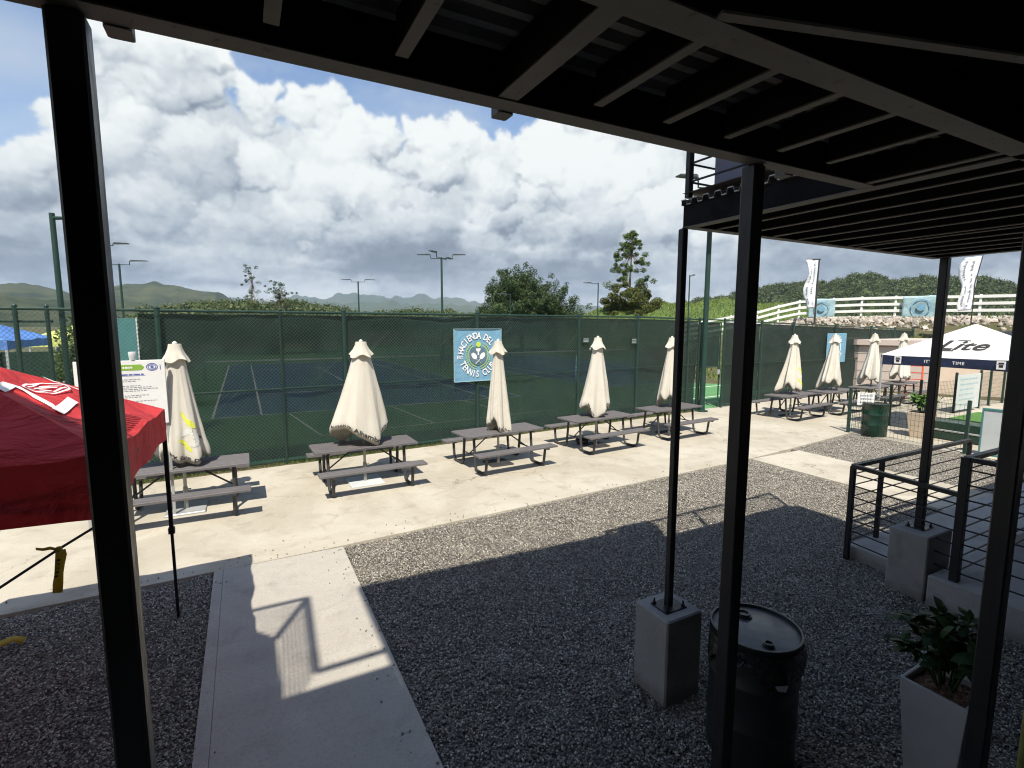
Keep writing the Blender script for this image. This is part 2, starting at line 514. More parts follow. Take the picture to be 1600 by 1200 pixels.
def plastic_plank():
    m, t = new_mat('grey_plastic_plank')
    co = obj_co(t)
    g = t.noise(t.vm('MULTIPLY', co, (1.2, 16, 16)), 3.0, 5, 0.6)
    c = t.mix(t.ss(g, 0.3, 0.7), (0.088, 0.082, 0.084), (0.135, 0.125, 0.126))
    c = t.mix(t.ss(t.noise(co, 5, 5, 0.6), 0.55, 0.75, 0, 0.35), c, (0.20, 0.185, 0.175))
    rn = t.n('ShaderNodeObjectInfo').outputs['Random']
    c = t.mix(t.ss(rn, 0.0, 1.0, 0.0, 0.35), c, (0.155, 0.148, 0.146))
    finish(t, c, 0.62, 0, g, 0.2, 0.004, 0.35)
    return m
M['plank'] = plastic_plank()
M['frame'] = plain('charcoal_frame', (0.040, 0.039, 0.041), 0.5, 0.2, 6)
def parasol_cloth():
    m, t = new_mat('cream_parasol_cloth')
    co = obj_co(t)
    c = t.mix(t.ss(t.noise(co, 3.0, 6, 0.6), 0.3, 0.7), (0.66, 0.63, 0.555), (0.72, 0.695, 0.625))
    rn = t.n('ShaderNodeObjectInfo').outputs['Random']
    c = t.mix(t.m('MULTIPLY', rn, 0.45), c, (0.56, 0.515, 0.42))
    c = t.mix(t.ss(t.noise(t.vm('MULTIPLY', co, (1, 1, 0.4)), 5.0, 6, 0.7), 0.56, 0.76, 0, 0.4), c, (0.48, 0.43, 0.335))
    finish(t, c, 0.85, 0, t.m('ADD', t.noise(t.vm('MULTIPLY', co, (1, 1, 0.35)), 9, 5, 0.6), t.m('MULTIPLY', t.noise(co, 260, 2), 0.1)), 0.45, 0.02, 0.15, transl=(0.22, (0.66, 0.60, 0.46)))
    return m
M['parasol'] = parasol_cloth()
M['ink'] = plain('dark_print', (0.03, 0.028, 0.03), 0.8, 0.1)
M['ink_grey'] = plain('grey_print', (0.26, 0.27, 0.30), 0.8, 0.1)
M['leaf_print'] = plain('yellow_green_print', (0.55, 0.58, 0.07), 0.8, 0.15)
M['pale_print'] = plain('pale_grey_print', (0.50, 0.50, 0.46), 0.8, 0.1)
def red_cloth():
    m, t = new_mat('red_tent_cloth')
    co = obj_co(t)
    c = t.mix(t.ss(t.noise(co, 2.0, 5, 0.6), 0.3, 0.7), (0.56, 0.040, 0.045), (0.64, 0.055, 0.058))
    h = t.noise(t.vm('MULTIPLY', co, (1.0, 2.2, 1.0)), 3.2, 5, 0.55, 0.8)
    finish(t, c, 0.7, 0, h, 0.8, 0.09, 0.3, transl=(0.18, (0.60, 0.03, 0.03)))
    return m
M['red'] = red_cloth()
M['dark_red'] = plain('dark_red_print', (0.20, 0.008, 0.012), 0.7, 0.1)
M['white_print'] = plain('white_print', (0.80, 0.78, 0.77), 0.7, 0.05)
M['white_cloth'] = plain('white_tent_cloth', (0.60, 0.595, 0.57), 0.75, 0.06, 2.5, bstr=0.5, bscale=5, bdist=0.03)
M['navy'] = plain('navy_valance', (0.015, 0.024, 0.06), 0.6, 0.2, 4, bstr=0.3, bscale=6, bdist=0.02)
M['drum_green'] = plain('dark_green_drum', (0.006, 0.030, 0.018), 0.32, 0.12, 3, spec=0.6)
def drum_lid():
    m, t = new_mat('worn_black_lid')
    co = obj_co(t)
    c = t.mix(t.ss(t.noise(co, 4, 6, 0.65), 0.35, 0.7), (0.05, 0.055, 0.055), (0.10, 0.105, 0.10))
    c = t.mix(t.ss(t.noise(co, 22, 5, 0.7), 0.6, 0.72, 0, 0.6), c, (0.03, 0.03, 0.03))
    finish(t, c, t.ss(t.noise(co, 6, 5), 0.3, 0.7, 0.25, 0.5), 0.2, t.noise(co, 9, 3), 0.2, 0.01, 0.5)
    return m
M['lid'] = drum_lid()
M['drum_black'] = plain('black_drum', (0.012, 0.016, 0.014), 0.38, 0.3, 6, spec=0.5)
M['bag'] = plain('black_bin_bag', (0.012, 0.012, 0.013), 0.25, 0.2, 8, bstr=0.6, bscale=30, bdist=0.02)
M['paper'] = plain('pale_paper', (0.55, 0.58, 0.62), 0.8, 0.1)
M['pot'] = plain('grey_white_planter', (0.36, 0.35, 0.345), 0.7, 0.06, 5)
M['pot_beige'] = plain('beige_planter', (0.62, 0.50, 0.38), 0.7, 0.06, 5)
M['soil'] = plain('bark_soil', (0.13, 0.065, 0.035), 0.9, 0.5, 40, bstr=1.0, bscale=60, bdist=0.02)
def leafmat(name, a, b, tr=0.25, scale=3.0, spec=0.3):
    m, t = new_mat(name)
    co = obj_co(t)
    rn = t.n('ShaderNodeNewGeometry').outputs['Random Per Island']
    f = t.m('ADD', t.m('MULTIPLY', rn, 0.65), t.m('MULTIPLY', t.noise(co, scale, 4), 0.5))
    c = t.mix(t.ss(f, 0.2, 0.95), a, b)
    finish(t, c, 0.55, 0, None, spec=spec, transl=(tr, c))
    return m
M['leaf_dark'] = leafmat('dark_glossy_leaf', (0.012, 0.030, 0.011), (0.032, 0.065, 0.020), 0.15, spec=0.2)
M['leaf_tree'] = leafmat('light_tree_leaf', (0.055, 0.10, 0.028), (0.19, 0.25, 0.075), 0.3)
M['leaf_mid'] = leafmat('mid_green_leaf', (0.035, 0.075, 0.024), (0.125, 0.175, 0.052))
M['leaf_olive'] = leafmat('olive_leaf', (0.05, 0.075, 0.020), (0.19, 0.20, 0.06))
M['leaf_needle'] = leafmat('grey_green_leaf', (0.030, 0.058, 0.022), (0.100, 0.140, 0.055))
M['leaf_forest'] = leafmat('wooded_hill_leaf', (0.030, 0.055, 0.020), (0.125, 0.155, 0.050), 0.2, 0.05)
M['leaf_bright'] = leafmat('bright_leaf', (0.06, 0.15, 0.03), (0.16, 0.27, 0.06))
M['bark'] = plain('brown_bark', (0.10, 0.075, 0.055), 0.9, 0.3, 12, bstr=0.6, bscale=25, bdist=0.03)
M['twig'] = plain('pale_twig', (0.16, 0.125, 0.09), 0.9, 0.3, 12)
M['turf'] = plain('artificial_turf', (0.07, 0.17, 0.035), 0.9, 0.25, 14, bstr=0.8, bscale=200, bdist=0.01)
M['teal'] = plain('teal_frame', (0.07, 0.20, 0.20), 0.5, 0.1, 4)
M['board'] = plain('pale_grey_board', (0.50, 0.53, 0.53), 0.6, 0.06, 3)
M['sky_banner'] = plain('sky_blue_banner', (0.16, 0.33, 0.46), 0.75, 0.10, 4, bstr=0.5, bscale=7, bdist=0.03)
M['aqua_banner'] = plain('aqua_banner', (0.30, 0.43, 0.465), 0.75, 0.14, 6, bstr=0.6, bscale=8, bdist=0.03)
M['banner_green'] = plain('lime_print', (0.38, 0.50, 0.12), 0.75, 0.12)
M['ball'] = plain('tennis_ball_print', (0.48, 0.62, 0.08), 0.75, 0.12)
M['banner_dark'] = plain('slate_print', (0.10, 0.17, 0.22), 0.75, 0.12)
M['flag'] = plain('white_flag', (0.72, 0.74, 0.78), 0.75, 0.06, 6, bstr=0.6, bscale=5, bdist=0.05)
M['beige'] = plain('beige_stucco', (0.56, 0.46, 0.37), 0.85, 0.06, 2)
M['pinkish'] = plain('pinkish_grey_stucco', (0.47, 0.40, 0.36), 0.85, 0.06, 2)
M['red_paint'] = plain('red_orange_paint', (0.60, 0.09, 0.04), 0.5, 0.1)
M['car'] = plain('dark_car_paint', (0.03, 0.032, 0.038), 0.25, 0.1, 2, spec=0.7)
M['glass'] = plain('dark_glass', (0.015, 0.018, 0.02), 0.08, 0.1, 2, bstr=0.0, spec=0.8)
M['tyre'] = plain('tyre_rubber', (0.02, 0.02, 0.02), 0.8)
M['rim'] = plain('grey_rim', (0.35, 0.35, 0.36), 0.35, 0.1, metal=0.8)
M['head_green'] = plain('green_header', (0.22, 0.40, 0.05), 0.7, 0.05)
M['link_blue'] = plain('blue_heading', (0.10, 0.13, 0.42), 0.7, 0.05)
M['lamp'] = plain('lamp_head_grey', (0.055, 0.065, 0.068), 0.5, 0.1)
def tape_mat():
    m, t = new_mat('yellow_tape')
    finish(t, t.mix(t.ss(t.noise(obj_co(t), 14, 4), 0.35, 0.7), (0.62, 0.45, 0.04), (0.48, 0.36, 0.05)), 0.45, 0, t.noise(obj_co(t), 30, 3), 0.4, 0.004, 0.4, transl=(0.45, (0.62, 0.46, 0.05)))
    return m
M['tape'] = tape_mat()
M['rope'] = plain('dark_strap', (0.035, 0.034, 0.038), 0.8)
M['blue_cloth'] = plain('blue_tent_cloth', (0.08, 0.20, 0.52), 0.7, 0.2, 3, bstr=0.5, bscale=4, bdist=0.05)
M['lime_cloth'] = plain('lime_tent_cloth', (0.52, 0.56, 0.16), 0.7, 0.1, 3)
M['bollard'] = plain('faded_yellow_paint', (0.30, 0.28, 0.08), 0.6, 0.2)
M['grass'] = plain('hillock_grass_soil', (0.075, 0.12, 0.03), 0.95, 0.3, 0.5, world=True)
M['grass_blade'] = leafmat('tall_grass', (0.075, 0.13, 0.025), (0.20, 0.25, 0.06), 0.3, 0.3)
def terrain(name, a, b, c3, s1, s2):
    m, t = new_mat(name)
    co = world_co(t)
    c = t.mix(t.ss(t.noise(co, s1, 8, 0.62), 0.35, 0.65), a, b)
    c = t.mix(t.ss(t.noise(co, s2, 6, 0.7), 0.52, 0.70, 0, 0.8), c, c3)
    finish(t, c, 0.95, 0, t.noise(co, s2*2, 6, 0.7), 1.0, 2.0 if s1 < 0.02 else 0.1, 0.15)
    return m
M['ground'] = terrain('scrub_ground', (0.11, 0.10, 0.06), (0.07, 0.085, 0.035), (0.16, 0.14, 0.10), 0.12, 0.9)
M['hill_far'] = terrain('far_hill', (0.015, 0.030, 0.012), (0.058, 0.066, 0.028), (0.008, 0.018, 0.008), 0.009, 0.022)
M['mountain'] = terrain('far_mountain', (0.040, 0.062, 0.03), (0.06, 0.078, 0.038), (0.03, 0.048, 0.024), 0.0016, 0.006)
M['hill_right'] = terrain('scrub_hill', (0.040, 0.066, 0.024), (0.075, 0.095, 0.036), (0.028, 0.048, 0.018), 0.03, 0.15)
M['bank'] = terrain('bank_soil', (0.13, 0.105, 0.065), (0.075, 0.085, 0.035), (0.20, 0.17, 0.125), 0.5, 3.0)
M['stone'] = plain('pale_bank_stone', (0.37, 0.325, 0.275), 0.9, 0.5, 3, bstr=0.6, bscale=12, bdist=0.03)

# ------------------------------------------------------------------ mesh building helpers
class MB:
    def __init__(s):
        s.v = []; s.f = []
    def add(s, vs, fs):
        o = len(s.v)
        s.v.extend(tuple(v) for v in vs)
        s.f.extend(tuple(i + o for i in f) for f in fs)
        return s
    def box(s, x0, x1, y0, y1, z0, z1, mat=None):
        vs = [Vector((x, y, z)) for z in (z0, z1) for y in (y0, y1) for x in (x0, x1)]
        if mat is not None:
            vs = [mat @ v for v in vs]
        return s.add(vs, [(0, 2, 3, 1), (4, 5, 7, 6), (0, 1, 5, 4), (2, 6, 7, 3), (0, 4, 6, 2), (1, 3, 7, 5)])
    def bbox(s, x0, x1, y0, y1, z0, z1, b=0.01, mat=None):
        """box with chamfered vertical and top edges"""
        pl = [(x0+b, y0), (x1-b, y0), (x1, y0+b), (x1, y1-b), (x1-b, y1), (x0+b, y1), (x0, y1-b), (x0, y0+b)]
        cx, cy2 = (x0+x1)/2, (y0+y1)/2
        def ins(p):
            return (p[0] - b*(1 if p[0] > cx else -1), p[1] - b*(1 if p[1] > cy2 else -1))
        vs = [Vector((p[0], p[1], z0)) for p in pl] + [Vector((p[0], p[1], z1-b)) for p in pl] + [Vector((*ins(p), z1)) for p in pl]
        fs = [tuple(reversed(range(8))), tuple(range(16, 24))]
        for k in range(2):
            for i in range(8):
                j = (i+1) % 8
                fs.append((k*8+i, k*8+j, k*8+8+j, k*8+8+i))
        if mat is not None:
            vs = [mat @ v for v in vs]
        return s.add(vs, fs)
    def bar(s, a, b, w, h, upv=(0, 0, 1)):
        """rectangular bar from a to b"""
        a = Vector(a); b = Vector(b); d = (b-a).normalized(); u = Vector(upv)
        sd = d.cross(u)
        if sd.length < 1e-4:
            sd = d.cross(Vector((0, 1, 0)))
        sd.normalize(); u2 = sd.cross(d)
        vs = []
        for p in (a, b):
            for q, r2 in ((-1, -1), (1, -1), (1, 1), (-1, 1)):
                vs.append(p + sd*(q*w/2) + u2*(r2*h/2))
        return s.add(vs, [(3, 2, 1, 0), (4, 5, 6, 7), (0, 1, 5, 4), (1, 2, 6, 5), (2, 3, 7, 6), (3, 0, 4, 7)])
    def tube(s, pts, r, n=8, cap=True):
        pts = [Vector(p) for p in pts]
        rs = r if isinstance(r, (list, tuple)) else [r]*len(pts)
        vs = []; prev = None
        for i, p in enumerate(pts):
            if i == 0: d = pts[1]-pts[0]
            elif i == len(pts)-1: d = pts[-1]-pts[-2]
            else: d = (pts[i+1]-pts[i]).normalized() + (pts[i]-pts[i-1]).normalized()
            d.normalize()
            if prev is None:
                ref = Vector((0, 0, 1)) if abs(d.z) < 0.9 else Vector((1, 0, 0))
                sx = d.cross(ref).normalized()
            else:
                sx = (prev - d*prev.dot(d)).normalized()
            prev = sx; sy = d.cross(sx)
            for k in range(n):
                a = 2*PI*(k+0.5)/n
                vs.append(p + sx*(math.cos(a)*rs[i]) + sy*(math.sin(a)*rs[i]))
        fs = []
        for i in range(len(pts)-1):
            for k in range(n):
                j = (k+1) % n
                fs.append((i*n+k, i*n+j, (i+1)*n+j, (i+1)*n+k))
        if cap:
            fs.append(tuple(reversed(range(n)))); fs.append(tuple((len(pts)-1)*n+k for k in range(n)))
        return s.add(vs, fs)
    def lathe(s, prof, n=24, c=(0, 0, 0), cap=True):
        vs = []; fs = []
        for r, z in prof:
            for k in range(n):
                a = 2*PI*k/n
                vs.append((c[0]+r*math.cos(a), c[1]+r*math.sin(a), c[2]+z))
        for i in range(len(prof)-1):
            for k in range(n):
                j = (k+1) % n
                fs.append((i*n+k, i*n+j, (i+1)*n+j, (i+1)*n+k))
        if cap:
            fs.append(tuple(reversed(range(n)))); fs.append(tuple((len(prof)-1)*n+k for k in range(n)))
        return s.add(vs, fs)
    def poly(s, pts, z0, z1):
        n = len(pts)
        vs = [(p[0], p[1], z0) for p in pts] + [(p[0], p[1], z1) for p in pts]
        fs = [tuple(reversed(range(n))), tuple(range(n, 2*n))] + [(i, (i+1) % n, n+(i+1) % n, n+i) for i in range(n)]
        return s.add(vs, fs)
    def quad(s, a, b, c, d):
        return s.add([a, b, c, d], [(0, 1, 2, 3)])
    def build(s, name, mat, parent=None, smooth=False, label=None, kind=None, world=False):
        me = bpy.data.meshes.new(name)
        vs = s.v
        if world and parent is not None:
            o = parent_origin(parent)
            vs = [(v[0]-o.x, v[1]-o.y, v[2]-o.z) for v in vs]
        me.from_pydata(vs, [], s.f)
        me.materials.append(mat)
        if smooth:
            me.polygons.foreach_set('use_smooth', [True]*len(me.polygons))
            try: me.set_sharp_from_angle(angle=R(38))
            except Exception: pass
        me.update()
        ob = bpy.data.objects.new(name, me)
        COL.objects.link(ob)
        if parent is not None: ob.parent = parent
        if label: ob['label'] = label
        if kind: ob['kind'] = kind
        return ob

def parent_origin(p):
    o = Vector(p.location)
    while p.parent is not None:
        p = p.parent; o = o + Vector(p.location)
    return o

def thing(name, label, cat, loc=(0, 0, 0), rz=0.0, group=None):
    o = bpy.data.objects.new(name, None)
    COL.objects.link(o)
    o.location = loc; o.rotation_euler = (0, 0, rz)
    o.empty_display_size = 0.2
    o['label'] = label; o['category'] = cat
    if group: o['group'] = group
    return o
def tag(o, label, cat, group=None):
    o['label'] = label; o['category'] = cat
    if group: o['group'] = group
    return o
def struct(o):
    o['kind'] = 'structure'
    return o
def copy_tree(o, parent=None):
    c = o.copy(); COL.objects.link(c)
    if parent is not None: c.parent = parent
    for ch in list(o.children):
        copy_tree(ch, c)
    return c
def dup(root, loc, rz=0.0, label=None, scale=None):
    c = copy_tree(root)
    c.location = loc; c.rotation_euler = (0, 0, rz)
    if scale: c.scale = scale
    if label: c['label'] = label
    return c

def text_mesh(txt, size, extrude=0.0, align='CENTER', spacing=1.0, shear=0.0, res=3, bold=0.018):
    cu = bpy.data.curves.new('lettering', 'FONT')
    cu.body = txt; cu.size = size; cu.align_x = align; cu.align_y = 'CENTER'
    cu.extrude = extrude; cu.space_character = spacing; cu.shear = shear; cu.resolution_u = res; cu.offset = bold*size
    ob = bpy.data.objects.new('lettering_tmp', cu)
    COL.objects.link(ob)
    dg = bpy.context.evaluated_depsgraph_get()
    me = bpy.data.meshes.new_from_object(ob.evaluated_get(dg))
    vs = [v.co.copy() for v in me.vertices]; fs = [tuple(p.vertices) for p in me.polygons]
    bpy.data.objects.remove(ob); bpy.data.curves.remove(cu); bpy.data.meshes.remove(me)
    return vs, fs
def subdivided(vs, fs, maxlen):
    bm = bmesh.new()
    bv = [bm.verts.new(v) for v in vs]
    for f in fs:
        try: bm.faces.new([bv[i] for i in f])
        except ValueError: pass
    bmesh.ops.triangulate(bm, faces=bm.faces[:])
    for _ in range(3):
        ed = [e for e in bm.edges if e.calc_length() > maxlen]
        if not ed: break
        bmesh.ops.subdivide_edges(bm, edges=ed, cuts=1)
        bmesh.ops.triangulate(bm, faces=bm.faces[:])
    bm.verts.index_update()
    v2 = [v.co.copy() for v in bm.verts]; f2 = [tuple(v.index for v in f.verts) for f in bm.faces]
    bm.free()
    return v2, f2
def fbm(x, y, z=0.0, o=5):
    return noise.fractal(Vector((x, y, z)), 1.0, 2.0, o)

# ================================================================== SETTING
KX, KY = 0.315, 0.565           # how far a shadow moves on the ground per metre of height (sun direction)
FB = math.atan(0.065)           # the court fence runs at this angle
FO = Vector((0, 11.3, 0))
def fl(X):                      # Y of the fence line at X
    return 11.3 + 0.065*X

def sheet(name, pts, z0, z1, mat, kind='structure'):
    o = MB().poly(pts, z0, z1).build(name, mat)
    o['kind'] = kind
    return o

# one ground sheet out to the hills
def ground_mesh():
    b = MB()
    b.quad((-2880, -290, -0.10), (3580, -290, -0.10), (3580, 6280, -0.10), (-2880, 6280, -0.10))
    return b.build('ground', M['ground'])
struct(ground_mesh())

EDGE = [(-14, 6.2), (-2.3, 6.62), (-0.44, 6.67), (1.02, 6.71), (4.2, 6.88), (9.67, 7.15), (11.35, 7.32), (14.5, 7.68), (20, 7.95), (33, 8.6)]
sheet('pavement', EDGE + [(33, fl(33)+0.12), (-14, fl(-14)+0.12)], -0.09, 0.0, M['pavement'])
# yard floor inside the low mesh fence
sheet('yard_floor', [(14.42, -2), (33, -2), (33, 8.59), (20, 7.94), (14.5, 7.67), (14.42, 5.2)], -0.09, -0.004, M['pavement'])
# garden path between the two gravel beds: slab with cast edge bands
pb = MB()
pb.bbox(-0.3485, 1.02, -1.4, 6.662, -0.09, 0.005, 0.003)
pb.bbox(-0.445, -0.3505, -1.4, 6.658, -0.09, 0.006, 0.003)
struct(pb.build('path', M['path']))
pb = MB().bbox(9.68, 11.34, 2.6, 7.12, -0.09, 0.004, 0.006)
struct(pb.build('path', M['pavement']))

BEDS = {'left': [(-14, -1.4), (-0.45, -1.4), (-0.45, 6.665), (-2.3, 6.615), (-14, 6.195)],
        'mid': [(1.025, -1.4), (9.675, -1.4), (9.675, 7.145), (4.2, 6.875), (1.025, 6.705)],
        'right': [(11.345, -1.4), (14.41, -1.4), (14.45, 7.66), (11.345, 7.31)]}
for k, p in BEDS.items():
    sheet('gravel_bed', p, -0.09, -0.034, M['gravel'])

# loose stones on the beds (geometry nodes: instanced crushed stone)
def gravel_nodes():
    ng = bpy.data.node_groups.new('scatter_stones', 'GeometryNodeTree')
    ng.interface.new_socket('Geometry', in_out='INPUT', socket_type='NodeSocketGeometry')
    ng.interface.new_socket('Geometry', in_out='OUTPUT', socket_type='NodeSocketGeometry')
    N = ng.nodes; L = ng.links
    gi = N.new('NodeGroupInput'); go = N.new('NodeGroupOutput')
    dp = N.new('GeometryNodeDistributePointsOnFaces'); dp.inputs['Density'].default_value = 3500; dp.inputs['Seed'].default_value = 3
    ico = N.new('GeometryNodeMeshIcoSphere'); ico.inputs['Radius'].default_value = 0.0077; ico.inputs['Subdivisions'].default_value = 1
    sm = N.new('GeometryNodeSetMaterial'); sm.inputs['Material'].default_value = M['pebble']
    io = N.new('GeometryNodeInstanceOnPoints')
    rr = N.new('FunctionNodeRandomValue'); rr.data_type = 'FLOAT_VECTOR'
    rr.inputs[0].default_value = (-0.6, -0.6, 0); rr.inputs[1].default_value = (0.6, 0.6, 6.283)
    rs = N.new('FunctionNodeRandomValue'); rs.data_type = 'FLOAT_VECTOR'
    rs.inputs[0].default_value = (0.75, 0.6, 0.45); rs.inputs[1].default_value = (1.9, 1.25, 1.1)
    rs.inputs['Seed'].default_value = 5
    nz = N.new('ShaderNodeTexNoise'); nz.inputs['Scale'].default_value = 2.2; nz.inputs['Detail'].default_value = 3.0
    mr = N.new('ShaderNodeMapRange'); mr.inputs[1].default_value = 0.3; mr.inputs[2].default_value = 0.7; mr.inputs[3].default_value = -0.010; mr.inputs[4].default_value = 0.024
    cx = N.new('ShaderNodeCombineXYZ'); sp = N.new('GeometryNodeSetPosition')
    L.new(nz.outputs[0], mr.inputs[0]); L.new(mr.outputs[0], cx.inputs[2]); L.new(cx.outputs[0], sp.inputs['Offset'])
    L.new(gi.outputs[0], dp.inputs['Mesh']); L.new(dp.outputs['Points'], sp.inputs['Geometry']); L.new(sp.outputs[0], io.inputs['Points'])
    L.new(ico.outputs['Mesh'], sm.inputs['Geometry']); L.new(sm.outputs[0], io.inputs['Instance'])
    L.new(rr.outputs[0], io.inputs['Rotation']); L.new(rs.outputs[0], io.inputs['Scale'])
    L.new(io.outputs[0], go.inputs[0])
    return ng
GN_STONES = gravel_nodes()
def stones(pts, name='gravel'):
    b = MB()
    vs = [(p[0], p[1], -0.026) for p in pts]
    b.add(vs, [tuple(range(len(vs)))])
    o = b.build(name, M['pebble'])
    o['kind'] = 'stuff'
    md = o.modifiers.new('scatter', 'NODES'); md.node_group = GN_STONES
    return o
stones([(-3.2, 1.2), (-0.46, 1.2), (-0.46, 6.655), (-3.2, 6.575)])
stones([(1.035, 0.6), (6.6, 0.6), (9.665, 3.0), (9.665, 7.135), (4.2, 6.865), (1.035, 6.695)])
stones([(11.355, 4.0), (14.4, 4.0), (14.4, 7.63), (11.355, 7.3)])
# stray stones kicked onto the slabs beside the beds
sv = []; sfc = []
bmi = bmesh.new(); bmesh.ops.create_icosphere(bmi, subdivisions=1, radius=1.0)
IV0 = [x.co.copy() for x in bmi.verts]; IF0 = [tuple(q.index for q in x.verts) for x in bmi.faces]; bmi.free()
for k in range(200):
    r0 = rnd.random()
    if r0 < 0.12:
        x = 1.02 - abs(rnd.gauss(0, 0.16)); y = rnd.uniform(2.0, 6.6)
    elif r0 < 0.2:
        x = -0.44 + abs(rnd.gauss(0, 0.10)); y = rnd.uniform(2.0, 6.6)
    else:
        x = rnd.uniform(-3, 9.6); y = 6.70 + 0.042*max(0, x-1) + abs(rnd.gauss(0, 0.20))
    s0 = rnd.uniform(0.004, 0.011)
    rm = Euler((rnd.uniform(0, 6), rnd.uniform(0, 6), rnd.uniform(0, 6))).to_matrix()
    o0 = len(sv); c = Vector((x, y, 0.008 + s0*0.4))
    sv += [c + rm @ Vector((v.x*s0*1.4, v.y*s0, v.z*s0*0.7)) for v in IV0]; sfc += [tuple(i+o0 for i in f) for f in IF0]
o = MB().add(sv, sfc).build('stray_stones', M['pebble']); o['kind'] = 'stuff'
# a narrow strip of soil and weeds along the foot of the court fence
sheet('soil_strip', [(-14, fl(-14)-0.10), (13.4, fl(13.4)-0.10), (13.4, fl(13.4)+0.28), (-14, fl(-14)+0.28)], -0.05, 0.006, M['bank'])

# ------------------------------------------------------------------ courts behind the fence
sheet('court_floor', [(-3, fl(-3)+0.15), (44, fl(44)+0.15), (44, 66), (-3, 66)], -0.09, -0.012, M['court_green'])
CR = Matrix.Rotation(FB*0.35, 4, 'Z')
def court_play(x0, y0, wd=10.97, ln=23.77):
    c0 = MB()
    c0.box(x0, x0+wd, y0, y0+ln, -0.05, -0.008)
    struct(c0.build('court_surface', M['court_blue']))
    l = MB(); z0, z1 = -0.02, -0.004; lw = 0.07
    for xx in (x0, x0+1.37, x0+wd-1.37-lw, x0+wd-lw):
        l.box(xx, xx+lw, y0, y0+ln, z0, z1)
    for yy in (y0, y0+5.49, y0+ln-5.49-lw, y0+ln-lw):
        a = 0 if yy in (y0, y0+ln-lw) else 1.37
        l.box(x0+a+lw*1.01, x0+wd-a-lw*1.01, yy, yy+lw, z0, z1+0.001)
    l.box(x0+wd/2-lw/2, x0+wd/2+lw/2, y0+5.49+lw, y0+ln-5.49-lw, z0, z1+0.002)
    struct(l.build('court_lines', M['line']))
    t = thing('tennis_net', 'tennis net stretched across the blue court ' + ('behind the middle of the fence' if x0 < 5 else 'beyond the open gate'), 'net', (x0+wd/2, y0+ln/2, 0))
    for sx in (-1, 1):
        MB().lathe([(0.04, 0), (0.04, 1.07), (0.025, 1.09)], 10, (sx*6.3, 0, -0.01)).build('post', M['green_steel'], t, True)
    MB().box(-6.25, 6.25, -0.012, 0.012, 0.97, 1.04).build('net_band', M['white'], t)
    n = MB()
    for i in range(84):
        xx = -6.2 + i*0.15
        n.box(xx, xx+0.006, -0.003, 0.003, 0.03, 0.97)
    for j in range(7):
        n.box(-6.25, 6.25, -0.004, 0.004, 0.06+j*0.14, 0.066+j*0.14)
    n.build('netting', M['net'], t, kind='stuff')
court_play(-1.0, 18.0)
court_play(14.6, 18.9)
# the small white practice lines painted on the green apron
pl = MB()
for (x0, y0, x1, y1) in ((1.7, 13.94, 1.22, 17.9), (1.7, 13.94, 9.5, 14.6), (4.9, 14.25, 4.55, 17.9), (7.7, 14.6, 7.4, 17.9), (15.5, 14.3, 24, 14.9), (15.2, 16.6, 26, 17.3), (12.2, 14.0, 12.0, 18)):
    pl.bar((x0, y0, -0.008), (x1, y1, -0.008), 0.05, 0.008)
struct(pl.build('apron_lines', M['line']))

# ------------------------------------------------------------------ hills, bank and far ground
def ridge_hill(name, mat, az0, az1, dist, prof, depth, n=120, m=14, rough=0.05, seed=0.0, base=-6.0, rs=14.0):
    """a hill whose skyline follows prof (list of azimuth, height) at the given distance"""
    b = MB(); vs = []; fs = []
    pa = [p[0] for p in prof]; ph = [p[1] for p in prof]
    for i in range(n+1):
        a = az0 + (az1-az0)*i/n
        hh = np.interp(a, pa, ph)
        for j in range(m+1):
            t = j/m                               # 0 near foot, ~0.6 crest, 1 behind
            d = dist + depth*(t-0.6)
            k = math.sin(min(1.0, t/0.6)*PI/2)**1.3 if t <= 0.6 else math.cos((t-0.6)/0.4*PI/2)
            q = fbm(a*rs*0.012+seed, t*2.0, seed, 4)
            rg_ = (1-abs(fbm(a*rs*0.014+seed*2, t*1.6+5, seed, 4)))**2
            z = base + (hh-base)*k*(1 + rough*q*1.5 + rough*2.2*(rg_-0.6))
            vs.append((d*math.sin(R(a)), d*math.cos(R(a)), z))
    for i in range(n):
        for j in range(m):
            q = i*(m+1)+j
            fs.append((q, q+m+1, q+m+2, q+1))
    b.add(vs, fs)
    o = b.build(name, mat, None, True)
    return struct(o)
ridge_hill('mountains', M['mountain'], -24, 40, 5000, [(-24, 190), (0, 200), (2.5, 200), (5, 235), (7, 225), (9.3, 285), (11, 265), (13.9, 280), (16, 262), (17.9, 252), (21, 238), (23.6, 222), (28, 200), (34, 170), (40, 150)], 1600, 220, 22, 0.085, 1.3, -40, 26)
ridge_hill('mountains', M['mountain'], 0, 60, 3300, [(0, 60), (3, 95), (6, 120), (9, 132), (12, 128), (15, 140), (18, 126), (22, 132), (26, 115), (32, 100), (44, 100), (60, 100)], 900, 200, 18, 0.07, 4.1, -30, 30)
ridge_hill('hills', M['hill_far'], -36, 8, 1600, [(-36, 70), (-25, 90), (-19, 84), (-17, 84), (-15, 88), (-12.5, 76), (-9, 98), (-7, 106), (-5, 96), (-3.8, 92), (-2.2, 84), (-0.9, 70), (2, 52), (8, 34)], 900, 200, 26, 0.045, 7.7, -20, 22)
ridge_hill('hills', M['hill_far'], -38, -2, 900, [(-38, 34), (-20, 40), (-16, 36), (-12, 30), (-9, 34), (-6, 28), (-2, 22)], 420, 120, 18, 0.06, 2.7, -12, 24)
